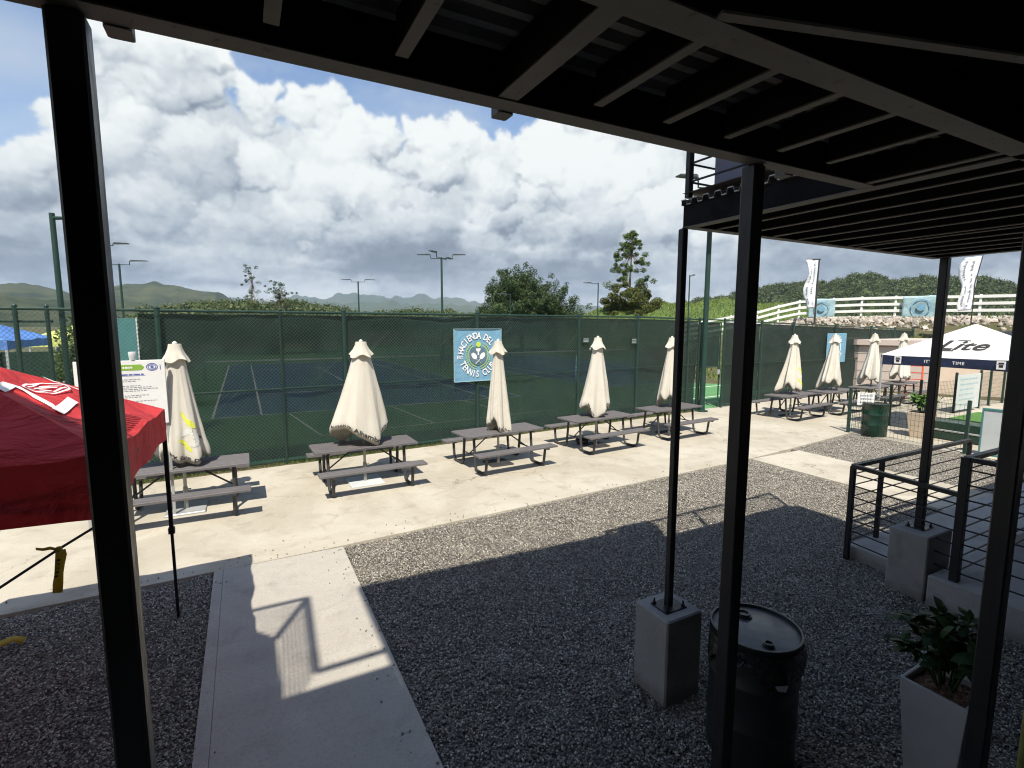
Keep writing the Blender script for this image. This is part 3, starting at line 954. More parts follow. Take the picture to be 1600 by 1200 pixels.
HILLR = ridge_hill('hill', M['hill_right'], 43, 96, 500, [(43, 15), (46, 19), (48.3, 22.5), (51.4, 27), (54, 31), (57, 35.5), (60, 38.5), (62.1, 39.5), (64.2, 36), (66.3, 34), (68, 33), (70, 31), (72.7, 26), (80, 24), (96, 22)], 330, 150, 22, 0.05, 3.3, -6, 30)
WOOD = ridge_hill('wooded_rise', M['hill_right'], -8, 36, 250, [(-8, 5.5), (-4, 8.0), (-2, 8.8), (0, 9.4), (2, 9.0), (4.3, 9.6), (7, 8.6), (8.6, 7.8), (10.5, 6.0), (12, 4.6), (14, 5.2), (16, 6.4), (18, 5.8), (20.7, 6.3), (22.5, 4.8), (24, 5.6), (30, 5.5), (36, 5)], 150, 110, 16, 0.05, 9.2, -2, 40)
# grassy hillock behind the courts
ridge_hill('hillock', M['grass'], 33, 60, 60, [(33, 3.2), (36, 4.0), (37.1, 4.45), (40, 5.15), (44.5, 5.45), (47, 5.3), (50.2, 5.6), (55, 5.0), (60, 4.4)], 22, 60, 14, 0.03, 5.5, -0.3, 40)

def bank_height(a, d):
    ht = np.interp(a, [44, 46, 49, 53, 57, 62, 100], [1.0, 1.5, 2.05, 2.6, 3.2, 3.28, 3.2])
    t = max(0.0, min(1.0, (d-26.5)/9.0))
    return -0.06 + ht*t*t*(3-2*t) + 0.10*fbm(a*0.5, d*0.4, 2.0)*t
bb = MB(); vs = []; fs = []; nA, nD = 70, 26
for i in range(nA+1):
    a = 42 + 60*i/nA
    for j in range(nD+1):
        d = 24 + 26*j/nD
        vs.append((d*math.sin(R(a)), d*math.cos(R(a)), bank_height(a, d)))
for i in range(nA):
    for j in range(nD):
        q = i*(nD+1)+j
        fs.append((q, q+nD+1, q+nD+2, q+1))
bb.add(vs, fs)
struct(bb.build('bank', M['bank'], None, True))
def pol(a, d, z=0.0):
    return (d*math.sin(R(a)), d*math.cos(R(a)), z)
# pale stones lying along the top of the bank
sb = MB()
ICO = None
def ico_data():
    bm = bmesh.new(); bmesh.ops.create_icosphere(bm, subdivisions=1, radius=1.0)
    v = [x.co.copy() for x in bm.verts]; f = [tuple(q.index for q in x.verts) for x in bm.faces]; bm.free()
    return v, f
IV, IF = ico_data()
for k in range(2600):
    a = rnd.uniform(53, 84); d = rnd.gauss(35.3, 0.9)
    z = bank_height(a, d)
    s = 0.05 + 0.15*rnd.random()**2.2
    rm = Euler((rnd.uniform(0, 6), rnd.uniform(0, 6), rnd.uniform(0, 6))).to_matrix()
    c = Vector(pol(a, d, z + s*0.2))
    sb.add([c + rm @ Vector((v.x*s*(1.1+0.6*math.sin(k+v.y*3)), v.y*s*(0.9+0.3*math.sin(2*k+v.z*4)), v.z*s*0.6)) for v in IV], IF)
o = sb.build('bank_stones', M['stone']); o['kind'] = 'stuff'

def beam(name, x0, x1, y0, y1, z0, z1, parent):
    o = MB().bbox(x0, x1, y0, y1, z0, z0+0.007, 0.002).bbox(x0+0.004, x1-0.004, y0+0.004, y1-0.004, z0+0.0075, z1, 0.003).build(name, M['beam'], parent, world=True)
    o.data.materials.append(M['web'])  # pale underside, black sides: light and shade put into the colours
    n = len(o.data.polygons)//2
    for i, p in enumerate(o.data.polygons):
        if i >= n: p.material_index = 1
    return o

# ------------------------------------------------------------------ lower balcony: the deck right overhead
deck = thing('balcony', 'black steel balcony over the near walkway with posts, joists and ribbed deck underside', 'balcony', (0, 1.54, 0))
ZB = 3.60
beam('edge_beam', -7, 2.865, 1.50, 1.575, ZB, ZB+0.20, deck)
beam('inner_beam', -7, 7.0, 0.895, 0.985, ZB, ZB+0.20, deck)
for xj, wj, zo, y1 in ((-1.5, .035, .02, 1.44), (-1.18, .035, .02, 1.44), (-0.86, .035, .02, 1.44), (-0.54, .035, .02, 1.44), (-0.22, .035, .02, 1.44), (0.10, .036, .02, 1.44), (0.42, .036, .02, 1.44), (0.775, .068, .004, 1.498), (1.08, .036, .02, 1.44), (1.385, .036, .02, 1.44),
                   (1.70, .036, .02, 1.44), (2.02, .036, .02, 1.44), (2.36, .036, .02, 1.44), (2.80, .04, .003, 1.498)):
    beam('joist', xj-wj/2, xj+wj/2, 0.987, y1, ZB+zo, ZB+0.13, deck)
# ribbed steel deck sheet (ribs run along the balcony)
def ribbed(x0, x1, y0, y1, z, pitch=0.085, dep=0.032):
    prof = []
    y = y0
    while y < y1:
        for f, zz in ((0.0, 0.0), (0.36, 0.0), (0.46, dep), (0.90, dep), (1.0, 0.0)):
            prof.append((min(y1, y+f*pitch), zz))
        y += pitch
    b = MB(); n = len(prof)
    vs = [(x, p[0], z+p[1]) for x in (x0, x1) for p in prof] + [(x, p[0], z+dep+0.05) for x in (x0, x1) for p in (prof[0], prof[-1])]
    fs = [(i, i+1, n+i+1, n+i) for i in range(n-1)]
    fs += [(2*n, 2*n+2, 2*n+3, 2*n+1)]
    return b.add(vs, fs)
ribbed(-7, 2.86, 0.95, 1.56, ZB+0.135).build('deck_sheet', M['sheet'], deck, world=True)
MB().box(-7, 2.86, 0.95, 1.585, ZB+0.21, ZB+0.25).build('deck_top', M['black'], deck, world=True)
MB().box(-7, 6.98, -4.0, 0.893, ZB+0.14, ZB+0.26).build('soffit', M['soffit'], deck, world=True)
# joist ends sticking out past the edge beam
for xj in (-0.50, -0.225, 0.81, 2.30):
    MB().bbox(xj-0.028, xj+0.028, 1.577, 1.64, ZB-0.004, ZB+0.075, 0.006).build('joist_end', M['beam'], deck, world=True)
# posts
def post(parent, x0, y0, wd, z0, z1, mat=None, name='post'):
    b = MB().bbox(x0, x0+wd, y0, y0+wd, z0, z1, 0.006)
    return b.build(name, mat or M['black'], parent, world=True)
post(deck, -0.352, 1.535, 0.074, -0.09, ZB-0.002)
post(deck, 2.0, 1.535, 0.072, -0.09, ZB-0.002)
post(deck, 3.06, 0.905, 0.076, -0.09, ZB-0.002)

# ------------------------------------------------------------------ raised terrace further right
ter = thing('terrace', 'black steel terrace on thin posts with cable railing and close joists underneath', 'terrace', (4.7, 2.7, 0))
beam('rim_beam', 2.872, 2.955, -1.5, 2.79, ZB, ZB+0.155, ter)
beam('rim_beam', 2.957, 6.45, 2.715, 2.79, ZB, ZB+0.155, ter)
beam('rim_beam', 6.452, 6.54, -1.5, 2.79, ZB, ZB+0.155, ter)
for xj in (3.16, 3.48, 3.80, 4.12, 4.44, 4.84, 4.98, 5.28, 5.58, 5.88, 6.18):
    beam('joist', xj-0.018, xj+0.018, -1.5, 2.713, ZB+0.004, ZB+0.12, ter)
ribbed(2.86, 6.54, -1.5, 2.79, ZB+0.157, 0.10, 0.035).build('deck_sheet', M['sheet'], ter, world=True)
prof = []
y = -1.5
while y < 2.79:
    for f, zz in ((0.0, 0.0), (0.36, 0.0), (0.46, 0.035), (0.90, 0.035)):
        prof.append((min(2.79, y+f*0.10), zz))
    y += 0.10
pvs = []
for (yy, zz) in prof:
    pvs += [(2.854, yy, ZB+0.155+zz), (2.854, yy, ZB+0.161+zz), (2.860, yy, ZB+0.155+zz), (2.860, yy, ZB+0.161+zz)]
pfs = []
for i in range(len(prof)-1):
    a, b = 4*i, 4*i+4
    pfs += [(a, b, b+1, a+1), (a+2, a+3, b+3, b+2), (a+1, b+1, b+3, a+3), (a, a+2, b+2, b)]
MB().add(pvs, pfs).build('skylit_sheet_edge', M['grey_paint'], ter, world=True)  # added grey ribbon, painting the skylight on the open sheet ends
post(ter, 2.864, 2.765, 0.053, 0.675, ZB-0.002)
post(ter, 6.465, 2.625, 0.075, 0.69, ZB-0.002)
# guard posts, rails and cables above the deck
for (x, y) in ((2.872, 2.735), (2.872, 1.2), (4.6, 2.735), (6.44, 2.735)):
    post(ter, x, y, 0.045, ZB+0.21, 4.78, name='guard_post')
MB().bar((2.87, 2.757, 4.80), (6.5, 2.757, 4.80), 0.05, 0.04).build('top_rail', M['black'], ter, world=True)
MB().bar((2.895, -1.0, 4.80), (2.895, 2.73, 4.80), 0.05, 0.04).build('top_rail', M['black'], ter, world=True)
for k in range(7):
    z = 3.92 + k*0.125
    MB().tube([(2.9, 2.757, z), (6.5, 2.757, z)], 0.008, 6).build('cable', M['black'], ter, world=True)
    MB().tube([(2.895, -1.0, z), (2.895, 2.757, z)], 0.008, 6).build('cable', M['black'], ter, world=True)
# anchor plates at the post feet
for (x, y, z) in ((2.89, 2.79, 0.676), (6.5, 2.66, 0.691)):
    MB().bbox(x-0.11, x+0.11, y-0.09, y+0.09, z, z+0.010, 0.003).build('base_plate', M['bolt'], ter, world=True)
    for sx in (-1, 1):
        for sy in (-1, 1):
            MB().lathe([(0.016, 0), (0.016, 0.016), (0.008, 0.017), (0.008, 0.045)], 6, (x+sx*0.085, y+sy*0.07, z+0.010)).build('anchor_bolt', M['bolt'], ter, world=True)
# concrete plinths carrying the two posts
def plinth(x0, x1, y0, y1, h, label):
    t = MB().bbox(x0, x1, y0, y1, -0.09, h, 0.012).build('concrete_plinth', M['plinth'])
    tag(t, label, 'plinth', 'concrete plinths under the terrace posts')
plinth(2.71, 3.08, 2.615, 2.975, 0.676, 'grey concrete plinth in the shaded gravel beside the black drum, thin post bolted on top')
plinth(6.24, 6.76, 2.46, 2.83, 0.691, 'grey concrete plinth standing in front of the black cable railing')

# things standing on the terrace
cb = thing('cabinet', 'blue grey steel cabinet on the terrace behind the cable railing', 'cabinet', (3.3, 2.5, 3.80))
MB().bbox(3.04, 3.62, 2.41, 2.67, 3.81, 5.1, 0.01).build('body', M['cabinet'], cb, world=True)
MB().box(3.06, 3.60, 2.402, 2.409, 3.86, 5.05).build('door', M['cabinet'], cb, world=True)
lw = thing('container_wall', 'charcoal clad container wall on the terrace seen under the balcony edge', 'wall', (5, 1.5, 3.80))
MB().bbox(3.72, 6.4, -1.4, 2.30, 3.81, 4.62, 0.01).build('wall', M['wall_dark'], lw, world=True)
for k in range(12):
    MB().box(3.705, 3.719, -1.2+k*0.29, -1.08+k*0.29, 3.83, 4.60).build('rib', M['wall_dark'], lw, world=True)

# diagonal brace under the dark soffit
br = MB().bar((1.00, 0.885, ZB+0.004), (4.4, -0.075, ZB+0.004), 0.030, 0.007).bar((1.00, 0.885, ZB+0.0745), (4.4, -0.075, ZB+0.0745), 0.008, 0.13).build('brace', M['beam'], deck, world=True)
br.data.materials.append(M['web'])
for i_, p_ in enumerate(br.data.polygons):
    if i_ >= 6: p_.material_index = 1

# ------------------------------------------------------------------ upper storey and the wall behind the viewer
def from_ground(gx, gy, z):        # the point at height z whose shadow falls on (gx, gy)
    return (gx - KX*z, gy - KY*z)
us = thing('upper_storey', 'dark upper floor of the cafe building above the balcony', 'building', (0, 0, 0))
ax, ay = from_ground(0.97, 5.47, 6.45)
cx_, cy_ = from_ground(5.0, 5.30, 6.45)
MB().poly([(ax, ay), (ax, -4), (cx_, -4), (cx_, cy_)], 6.45, 6.60).build('roof', M['soffit'], us)
lx, ly = from_ground(0.13, 4.93, 5.6)
hx, hy = from_ground(-0.85, 6.15, 5.6)
MB().poly([(lx, ly), (hx, hy), (-8, hy), (-8, -4), (lx, -4)], 5.5, 5.6).build('landing', M['soffit'], us)  # unseen; slanted front extension added to keep the red tent's front in shade
px_, py_ = from_ground(0.97, 4.06, 5.6)
MB().poly([(lx+0.002, py_), (lx+0.002, -4), (px_, -4), (px_, py_)], 5.5, 5.6).build('landing', M['soffit'], us)
rx_, ry_ = from_ground(0.46, 5.53, 6.6)
ex_, ey_ = from_ground(0.40, 4.26, 6.6)
MB().bar((rx_, ry_, 6.6), (rx_-1.2, ry_, 6.6), 0.05, 0.05).build('rail', M['black'], us)
MB().bar((rx_, ry_, 6.6), (ex_, ey_, 6.6), 0.06, 0.05).build('rail', M['black'], us)
q0 = from_ground(0.40, 4.26, 6.0); q1 = from_ground(0.98, 4.27, 6.0)
MB().bar((*q0, 6.0), (*q1, 6.0), 0.05, 0.05).build('rail', M['black'], us)
MB().bar((rx_, ry_, 6.6), (lx, ly, 5.6), 0.06, 0.06).build('guard_post', M['black'], us)
for k in range(7):
    z = 5.7 + k*0.12
    MB().tube([(rx_, ry_, z), (rx_-1.2, ry_, z)], 0.009, 5).build('cable', M['black'], us)
    MB().tube([(rx_, ry_, z), (ex_, ey_, z)], 0.009, 5).build('cable', M['black'], us)
MB().box(6.9, 14, -4, from_ground(9, 3.95, 3.8)[1], 3.70, 3.80).build('roof', M['soffit'], us)
MB().box(-8, 14, -4.2, -4.02, 3.9, 6.44).build('wall', M['wall_dark'], us)
bw = thing('cafe_wall', 'dark ground floor wall of the cafe behind the viewer', 'wall', (2, -1.6, 0))
MB().box(-8, 14, -1.75, -1.6, -0.09, 3.58).build('wall', M['wall_dark'], bw, world=True)
MB().box(-1.2, 1.0, -1.58, 0.35, -0.08, 1.30).build('landing', M['slab'], bw, world=True)

# ================================================================== COURT FENCE
def fh(x):
    return float(np.interp(x, [-20, 11, 15, 29.8, 40], [3.15, 3.14, 3.06, 2.70, 2.6]))
def fence_span(name, label, x0, x1, posts, bays, screen_from, mesh_from=None):
    t = thing(name, label, 'fence', (0, 11.3, 0), FB)
    for (x, r) in posts:
        h = fh(x) + 0.04
        MB().lathe([(r, -0.05), (r, h), (r*1.12, h+0.003), (r*1.12, h+0.012), (r*0.7, h+0.035), (0.004, h+0.045)], 12, (x, 0, 0)).build('fence_post', M['green_steel'], t, True)
        for zc in (0.35, fh(x)*0.5, fh(x)-0.1):
            MB().lathe([(r+0.006, 0), (r+0.006, 0.03)], 12, (x, 0, zc)).build('clamp', M['green_steel'], t)
    MB().tube([(x0, 0, fh(x0)), (max(x0, min(x1, 11)), 0, fh(11) if x1 > 11 else fh(x1)), (x1, 0, fh(x1))] if x0 < 11 < x1 else [(x0, 0, fh(x0)), (x1, 0, fh(x1))], 0.026, 8).build('top_rail', M['green_steel'], t, True)
    MB().tube([(x0, -0.004, fh(x0)*0.503), (x1, -0.004, fh(x1)*0.515)], 0.022, 8).build('middle_rail', M['green_steel'], t, True)
    MB().tube([(x0, 0, 0.07), (x1, 0, 0.07)], 0.016, 6).build('bottom_rail', M['green_steel'], t, True)
    # woven wire: two families of diagonal wires
    b = MB(); step = 0.072; w2 = 0.0021
    ms = x0 if mesh_from is None else mesh_from
    zb = 0.09
    def wire(xa, za, xb, zb_, y):
        dx, dz = xb-xa, zb_-za; ln = math.hypot(dx, dz)
        if ln < 0.03: return
        nx, nz = -dz/ln*w2, dx/ln*w2
        b.add([(xa-nx, y-w2, za-nz), (xa+nx, y-w2, za+nz), (xa+nx, y+w2, za+nz), (xa-nx, y+w2, za-nz),
               (xb-nx, y-w2, zb_-nz), (xb+nx, y-w2, zb_+nz), (xb+nx, y+w2, zb_+nz), (xb-nx, y+w2, zb_-nz)],
              [(0, 1, 5, 4), (1, 2, 6, 5), (2, 3, 7, 6), (3, 0, 4, 7)])
    c = ms - 3.2
    while c < x1 + 3.2:
        # rising to the right from (c, zb)
        h = fh(min(x1, max(ms, c+1.5))) - 0.03
        xa, za, xb, zb2 = c, zb, c+(h-zb), h
        if xa < ms: za += (ms-xa); xa = ms
        if xb > x1: zb2 -= (xb-x1); xb = x1
        if xb > xa: wire(xa, za, xb, zb2, -0.030)
        xa, za, xb, zb2 = c, h, c+(h-zb), zb
        if xa < ms: za -= (ms-xa); xa = ms
        if xb > x1: zb2 += (xb-x1); xb = x1
        if xb > xa: wire(xa, za, xb, zb2, -0.035)
        c += step
    b.build('chain_link', M['chain'], t, kind='stuff')
    # windscreen panels, one per bay, hanging a little loose behind the wire
    for k in range(len(bays)-1):
        a0, a1 = bays[k]+0.015, bays[k+1]-0.015
        nx = max(6, int((a1-a0)/0.12)); nz = 22
        vs = []; fs = []
        for i in range(nx+1):
            for j in range(nz+1):
                u = i/nx; v = j/nz
                x = a0 + (a1-a0)*u
                z = 0.12 + (fh(x)-0.06-0.12)*v
                y = 0.045 + 0.035*math.sin(PI*u)*math.sin(PI*v) + 0.055*fbm(x*0.9 + z*0.8, z*0.7 - x*0.5, k*3.1, 4)
                vs.append((x, max(0.012, y), z))
        for i in range(nx):
            for j in range(nz):
                q = i*(nz+1)+j
                fs.append((q, q+nz+1, q+nz+2, q+1))
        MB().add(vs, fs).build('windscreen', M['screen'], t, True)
    return t
f1 = fence_span('court_fence', 'long dark green chain link fence with windscreen behind the picnic tables, left of the gate', -6.5, 13.55,
           [(-3.25, .035), (-2.86, .03), (-1.36, .05), (0.68, .026), (1.94, .05), (5.17, .05), (8.4, .05), (10.7, .05), (13.03, .04), (13.55, .04)],
           [-1.66, 0.68, 1.94, 5.17, 8.4, 10.7, 13.53], -1.66)
MB().tube([(-6.5, 0.05, 2.94), (-2.8, 0.05, 2.94)], 0.022, 8).build('upper_rail', M['green_steel'], f1, True)
f2 = fence_span('court_fence', 'dark green windscreen fence right of the gate, running behind the farther picnic tables', 14.88, 29.8,
           [(14.88, .04), (17.05, .05), (19.14, .05), (22.36, .05), (25.45, .05), (27.8, .05), (29.8, .05)],
           [14.88, 17.05, 19.14, 22.36, 25.45, 27.8, 29.8], 14.88)
for f_ in (f1, f2): f_['group'] = 'court fence spans'
# gate with its lower screen left open
gt = thing('court_gate', 'green court gate with an open lower half showing the bright court', 'gate', (0, 11.3, 0), FB)
for x in (13.66, 14.70):
    MB().tube([(x, 0.01, 0.06), (x, 0.01, 2.98)], 0.025, 8).build('gate_stile', M['green_steel'], gt, True)
for z in (0.22, 1.47, 2.98):
    MB().tube([(13.66, 0.01, z), (14.70, 0.01, z)], 0.022, 8).build('gate_rail', M['green_steel'], gt, True)
vs = []; fs = []
for i in range(11):
    for j in range(13):
        x = 13.69+0.98*i/10; z = 1.49+1.47*j/12
        vs.append((x, 0.03+0.03*fbm(x*2, z*2, 8.0, 4), z))
for i in range(10):
    for j in range(12):
        q = i*13+j; fs.append((q, q+13, q+14, q+1))
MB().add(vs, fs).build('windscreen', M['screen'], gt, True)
MB().bbox(14.60, 14.68, -0.05, 0.03, 1.20, 1.36, 0.01).build('latch', M['grey_paint'], gt)
MB().tube([(14.64, -0.05, 1.28), (14.64, -0.10, 1.28), (14.56, -0.10, 1.27)], 0.01, 6).build('handle', M['grey_paint'], gt)
MB().tube([(13.5, 0, 3.10), (14.9, 0, 3.07)], 0.024, 8).build('top_rail', M['green_steel'], gt, True)

def lf(x, y, z):                  # fence frame to world
    c, s = math.cos(FB), math.sin(FB)
    return (x*c - y*s, 11.3 + x*s + y*c, z)

# club banner wired to the fence
bn = thing('club_banner', 'sky blue tennis club banner with laurel wreath and crossed rackets wired to the fence', 'banner', lf(5.16, -0.06, 2.15), FB)
BW, BH = 0.66, 0.645
vs = []; fs = []
for i in range(15):
    for j in range(15):
        u = -BW + 2*BW*i/14; v = -BH + 2*BH*j/14
        edge = (abs(u)/BW)**4 * 0.012
        vs.append((u, -0.004 + 0.006*fbm(u*3, v*3, 1.0, 3) - edge, v))
for i in range(14):
    for j in range(14):
        q = i*15+j; fs.append((q, q+15, q+16, q+1))
MB().add(vs, fs).build('cloth', M['sky_banner'], bn, True)
hm = MB()
for (a, b) in (((-BW, -BH), (BW, -BH)), ((BW, -BH), (BW, BH)), ((BW, BH), (-BW, BH)), ((-BW, BH), (-BW, -BH))):
    hm.bar((a[0], -0.014, a[1]), (b[0], -0.014, b[1]), 0.012, 0.022, (0, 1, 0))
hm.build('hem', M['aqua_banner'], bn)
YB = -0.022
def arc_text(b, txt, r, a_mid, size, da, inner=False):
    n = len(txt)
    for i, ch in enumerate(txt):
        if ch == ' ': continue
        tv, tf = text_mesh(ch, size, 0.0)
        if not tv: continue
        tv = [Vector((v.x*0.72, v.y, 0)) for v in tv]
        ang = a_mid + (i-(n-1)/2.0)*da*(1 if inner else -1)
        rot = ang - PI/2 if not inner else ang + PI/2
        cr, sr = math.cos(rot), math.sin(rot)
        ox, oz = r*math.cos(ang), r*math.sin(ang)
        b.add([(ox + v.x*cr - v.y*sr, YB, oz + v.x*sr + v.y*cr) for v in tv], tf)
tb = MB()
arc_text(tb, 'HACIENDA DEL', 0.475, PI/2 + 0.26, 0.225, 0.205)
arc_text(tb, 'TENNIS CLUB', 0.475, -PI/2 - 0.05, 0.225, 0.215, True)
tb.build('lettering', M['white_print'], bn)
tv, tf = text_mesh('EST', 0.11)
MB().add([(v.x - 0.50, YB, v.y - 0.05) for v in tv], tf).build('lettering', M['white_print'], bn)
wr = MB()
for side in (-1, 1):
    for k in range(15):
        a = -PI/2 + side*(0.25 + k*0.165)
        for r_, tl in ((0.335, 0.5), (0.275, -0.5)):
            c = Vector((r_*math.cos(a), 0, r_*math.sin(a) - 0.01))
            d = Vector((-math.sin(a)*side, 0, math.cos(a)*side))*-1
            d = (Vector((math.cos(a), 0, math.sin(a)))*tl*0.9 + Vector((-math.sin(a)*side, 0, math.cos(a)*side))).normalized()
            n = Vector((-d.z, 0, d.x))
            L_, w_ = 0.055, 0.017
            p = [c - d*L_*0.5, c + n*w_, c + d*L_*0.6, c - n*w_]
            wr.add([(q.x, YB, q.z) for q in p], [(0, 1, 2, 3)])
wr.build('laurel_wreath', M['banner_green'], bn)
def disc(b, cx, cz, rx, rz, y, n=20, rot=0.0):
    c, s = math.cos(rot), math.sin(rot)
    vs = []
    for k in range(n):
        a = 2*PI*k/n
        u, v = rx*math.cos(a), rz*math.sin(a)
        vs.append((cx + u*c - v*s, y, cz + u*s + v*c))
    b.add(vs, [tuple(range(n))])
def ring(b, cx, cz, rx, rz, wd, y, n=28, rot=0.0):
    c, s = math.cos(rot), math.sin(rot); vs = []; fs = []
    for k in range(n):
        a = 2*PI*k/n
        for q in (0, wd):
            u, v = (rx-q)*math.cos(a), (rz-q)*math.sin(a)
            vs.append((cx + u*c - v*s, y, cz + u*s + v*c))
    for k in range(n):
        j = (k+1) % n
        fs.append((2*k, 2*j, 2*j+1, 2*k+1))
    b.add(vs, fs)
db = MB(); disc(db, 0.0, -0.02, 0.235, 0.235, YB+0.003, 28); db.build('roundel', M['banner_dark'], bn)
eb = MB()
for sd in (-1, 1):
    ring(eb, sd*0.115, -0.02, 0.062, 0.095, 0.014, YB-0.002, 24, sd*-0.72)
    disc(eb, sd*0.115, -0.02, 0.049, 0.082, YB-0.001, 20, sd*-0.72)
    eb.bar((sd*0.05, YB-0.002, -0.105), (-sd*0.075, YB-0.002, -0.215), 0.004, 0.024, (0, 1, 0))
eb.add([(-0.07, YB-0.002, 0.165), (0.07, YB-0.002, 0.165), (0.045, YB-0.002, 0.09), (-0.045, YB-0.002, 0.09)], [(0, 1, 2, 3)])
eb.add([(-0.018, YB-0.002, 0.09), (0.018, YB-0.002, 0.09), (0.018, YB-0.002, 0.0), (-0.018, YB-0.002, 0.0)], [(0, 1, 2, 3)])
eb.build('racket_emblem', M['white_print'], bn)
bb_ = MB(); disc(bb_, 0.005, 0.265, 0.068, 0.068, YB-0.003, 22); bb_.build('ball_emblem', M['ball'], bn)

# second banner farther right, half hidden by a parasol
b2 = thing('club_banner', 'sky blue banner on the far fence partly hidden behind a closed parasol', 'banner', lf(22.35, -0.06, 1.95), FB)
MB().bbox(-0.78, 0.78, -0.012, 0.0, -0.62, 0.62, 0.003).build('cloth', M['sky_banner'], b2)
wb = MB(); ring(wb, 0, 0, 0.36, 0.36, 0.05, -0.016)
arc_text_y = YB
YB = -0.016
arc_text(wb, 'HACIENDA', 0.47, PI/2, 0.2, 0.22); arc_text(wb, 'TENNIS CLUB', 0.47, -PI/2, 0.2, 0.2, True)
wb.build('emblem', M['white_print'], b2)
for (x, z, w_, h_, lab) in ((10.5, 2.42, 0.24, 0.2, 'small dark notice plate on the fence near the gate'), (8.62, 2.47, 0.26, 0.16, 'small dark notice plate on the fence above the fourth table')):
    s_ = thing('notice_plate', lab, 'sign', lf(x, -0.055, z), FB)
    MB().box(-w_/2, w_/2, -0.008, 0.0, -h_/2, h_/2).build('plate', M['drum_green'], s_)
    l_ = MB()
    for k in range(3): l_.box(-w_*0.36, w_*0.36, -0.0105, -0.0085, h_*(0.22-0.24*k)-0.012, h_*(0.22-0.24*k)+0.012)
    l_.build('print', M['ink_grey'], s_)

# ================================================================== PICNIC TABLES
def make_table():
    t = thing('picnic_table', 'x', 'picnic table')
    tl = 0.91
    b = MB()
    for k in range(5):
        y0 = -0.36 + k*0.1455
        b.bbox(-tl, tl, y0, y0+0.138, 0.690, 0.728, 0.006)
    b.build('tabletop', M['plank'], t)
    for s in (-1, 1):
        c = MB()
        for k in range(2):
            y0 = s*0.745 - 0.127 + k*0.129
            c.bbox(-tl, tl, y0, y0+0.125, 0.415, 0.452, 0.006)
        c.build('bench_seat', M['plank'], t)
    for x in (-0.68, 0.68):
        for s in (-1, 1):
            MB().tube([(x, s*0.20, 0.69), (x, s*0.235, 0.36), (x, s*0.27, 0.10), (x, s*0.30, 0.045), (x, s*0.36, 0.028), (x, s*0.60, 0.028), (x, s*0.665, 0.045), (x, s*0.70, 0.10), (x, s*0.745, 0.413)], 0.028, 8).build('leg_frame', M['frame'], t, True)
        MB().bar((x, -0.31, 0.672), (x, 0.31, 0.672), 0.05, 0.034).build('cross_bar', M['frame'], t)
        for s in (-1, 1):
            MB().bar((x, s*0.63, 0.399), (x, s*0.87, 0.399), 0.05, 0.03).build('seat_bracket', M['frame'], t)
        MB().tube([(x, 0.0, 0.30), (x*0.25, 0.0, 0.672)], 0.014, 6).build('brace', M['frame'], t)
        MB().tube([(x, -0.24, 0.30), (x, 0.24, 0.30)], 0.014, 6).build('stretcher', M['frame'], t)
    return t
TP = [(-0.92, 9.20, 0.0), (1.87, 9.36, 0.02), (4.62, 9.36, 0.07), (7.42, 9.70, 0.08), (10.02, 9.92, 0.075), (15.42, 10.06, 0.085), (17.58, 10.05, 0.085), (20.05, 10.08, 0.09), (22.35, 10.22, 0.09)]
TL = ['grey picnic table partly hidden behind the red tent and its black leg',
      'grey picnic table under the widest drooping parasol, pale square base plate beneath',
      'grey picnic table in front of the round club emblem banner',
      'grey picnic table with a small dark bowl beneath it, third from the red tent side banner',
      'grey picnic table half hidden behind the thin terrace post',
      'grey picnic table just right of the thick balcony post in the sun',
      'grey picnic table under the parasol in front of the far blue banner',
      'grey picnic table just behind the small white sign and green drum',
      'farthest grey picnic table behind the leg of the white tent']
TL[3] = 'grey picnic table with a small dark bowl on the ground beneath it'
table0 = make_table()
for i, (x, y, rz) in enumerate(TP):
    t = table0 if i == 0 else dup(table0, (x, y, 0), rz)
    t.location = (x, y, 0); t.rotation_euler = (0, 0, rz)
    t['label'] = TL[i]; t['group'] = 'picnic tables along the court fence'

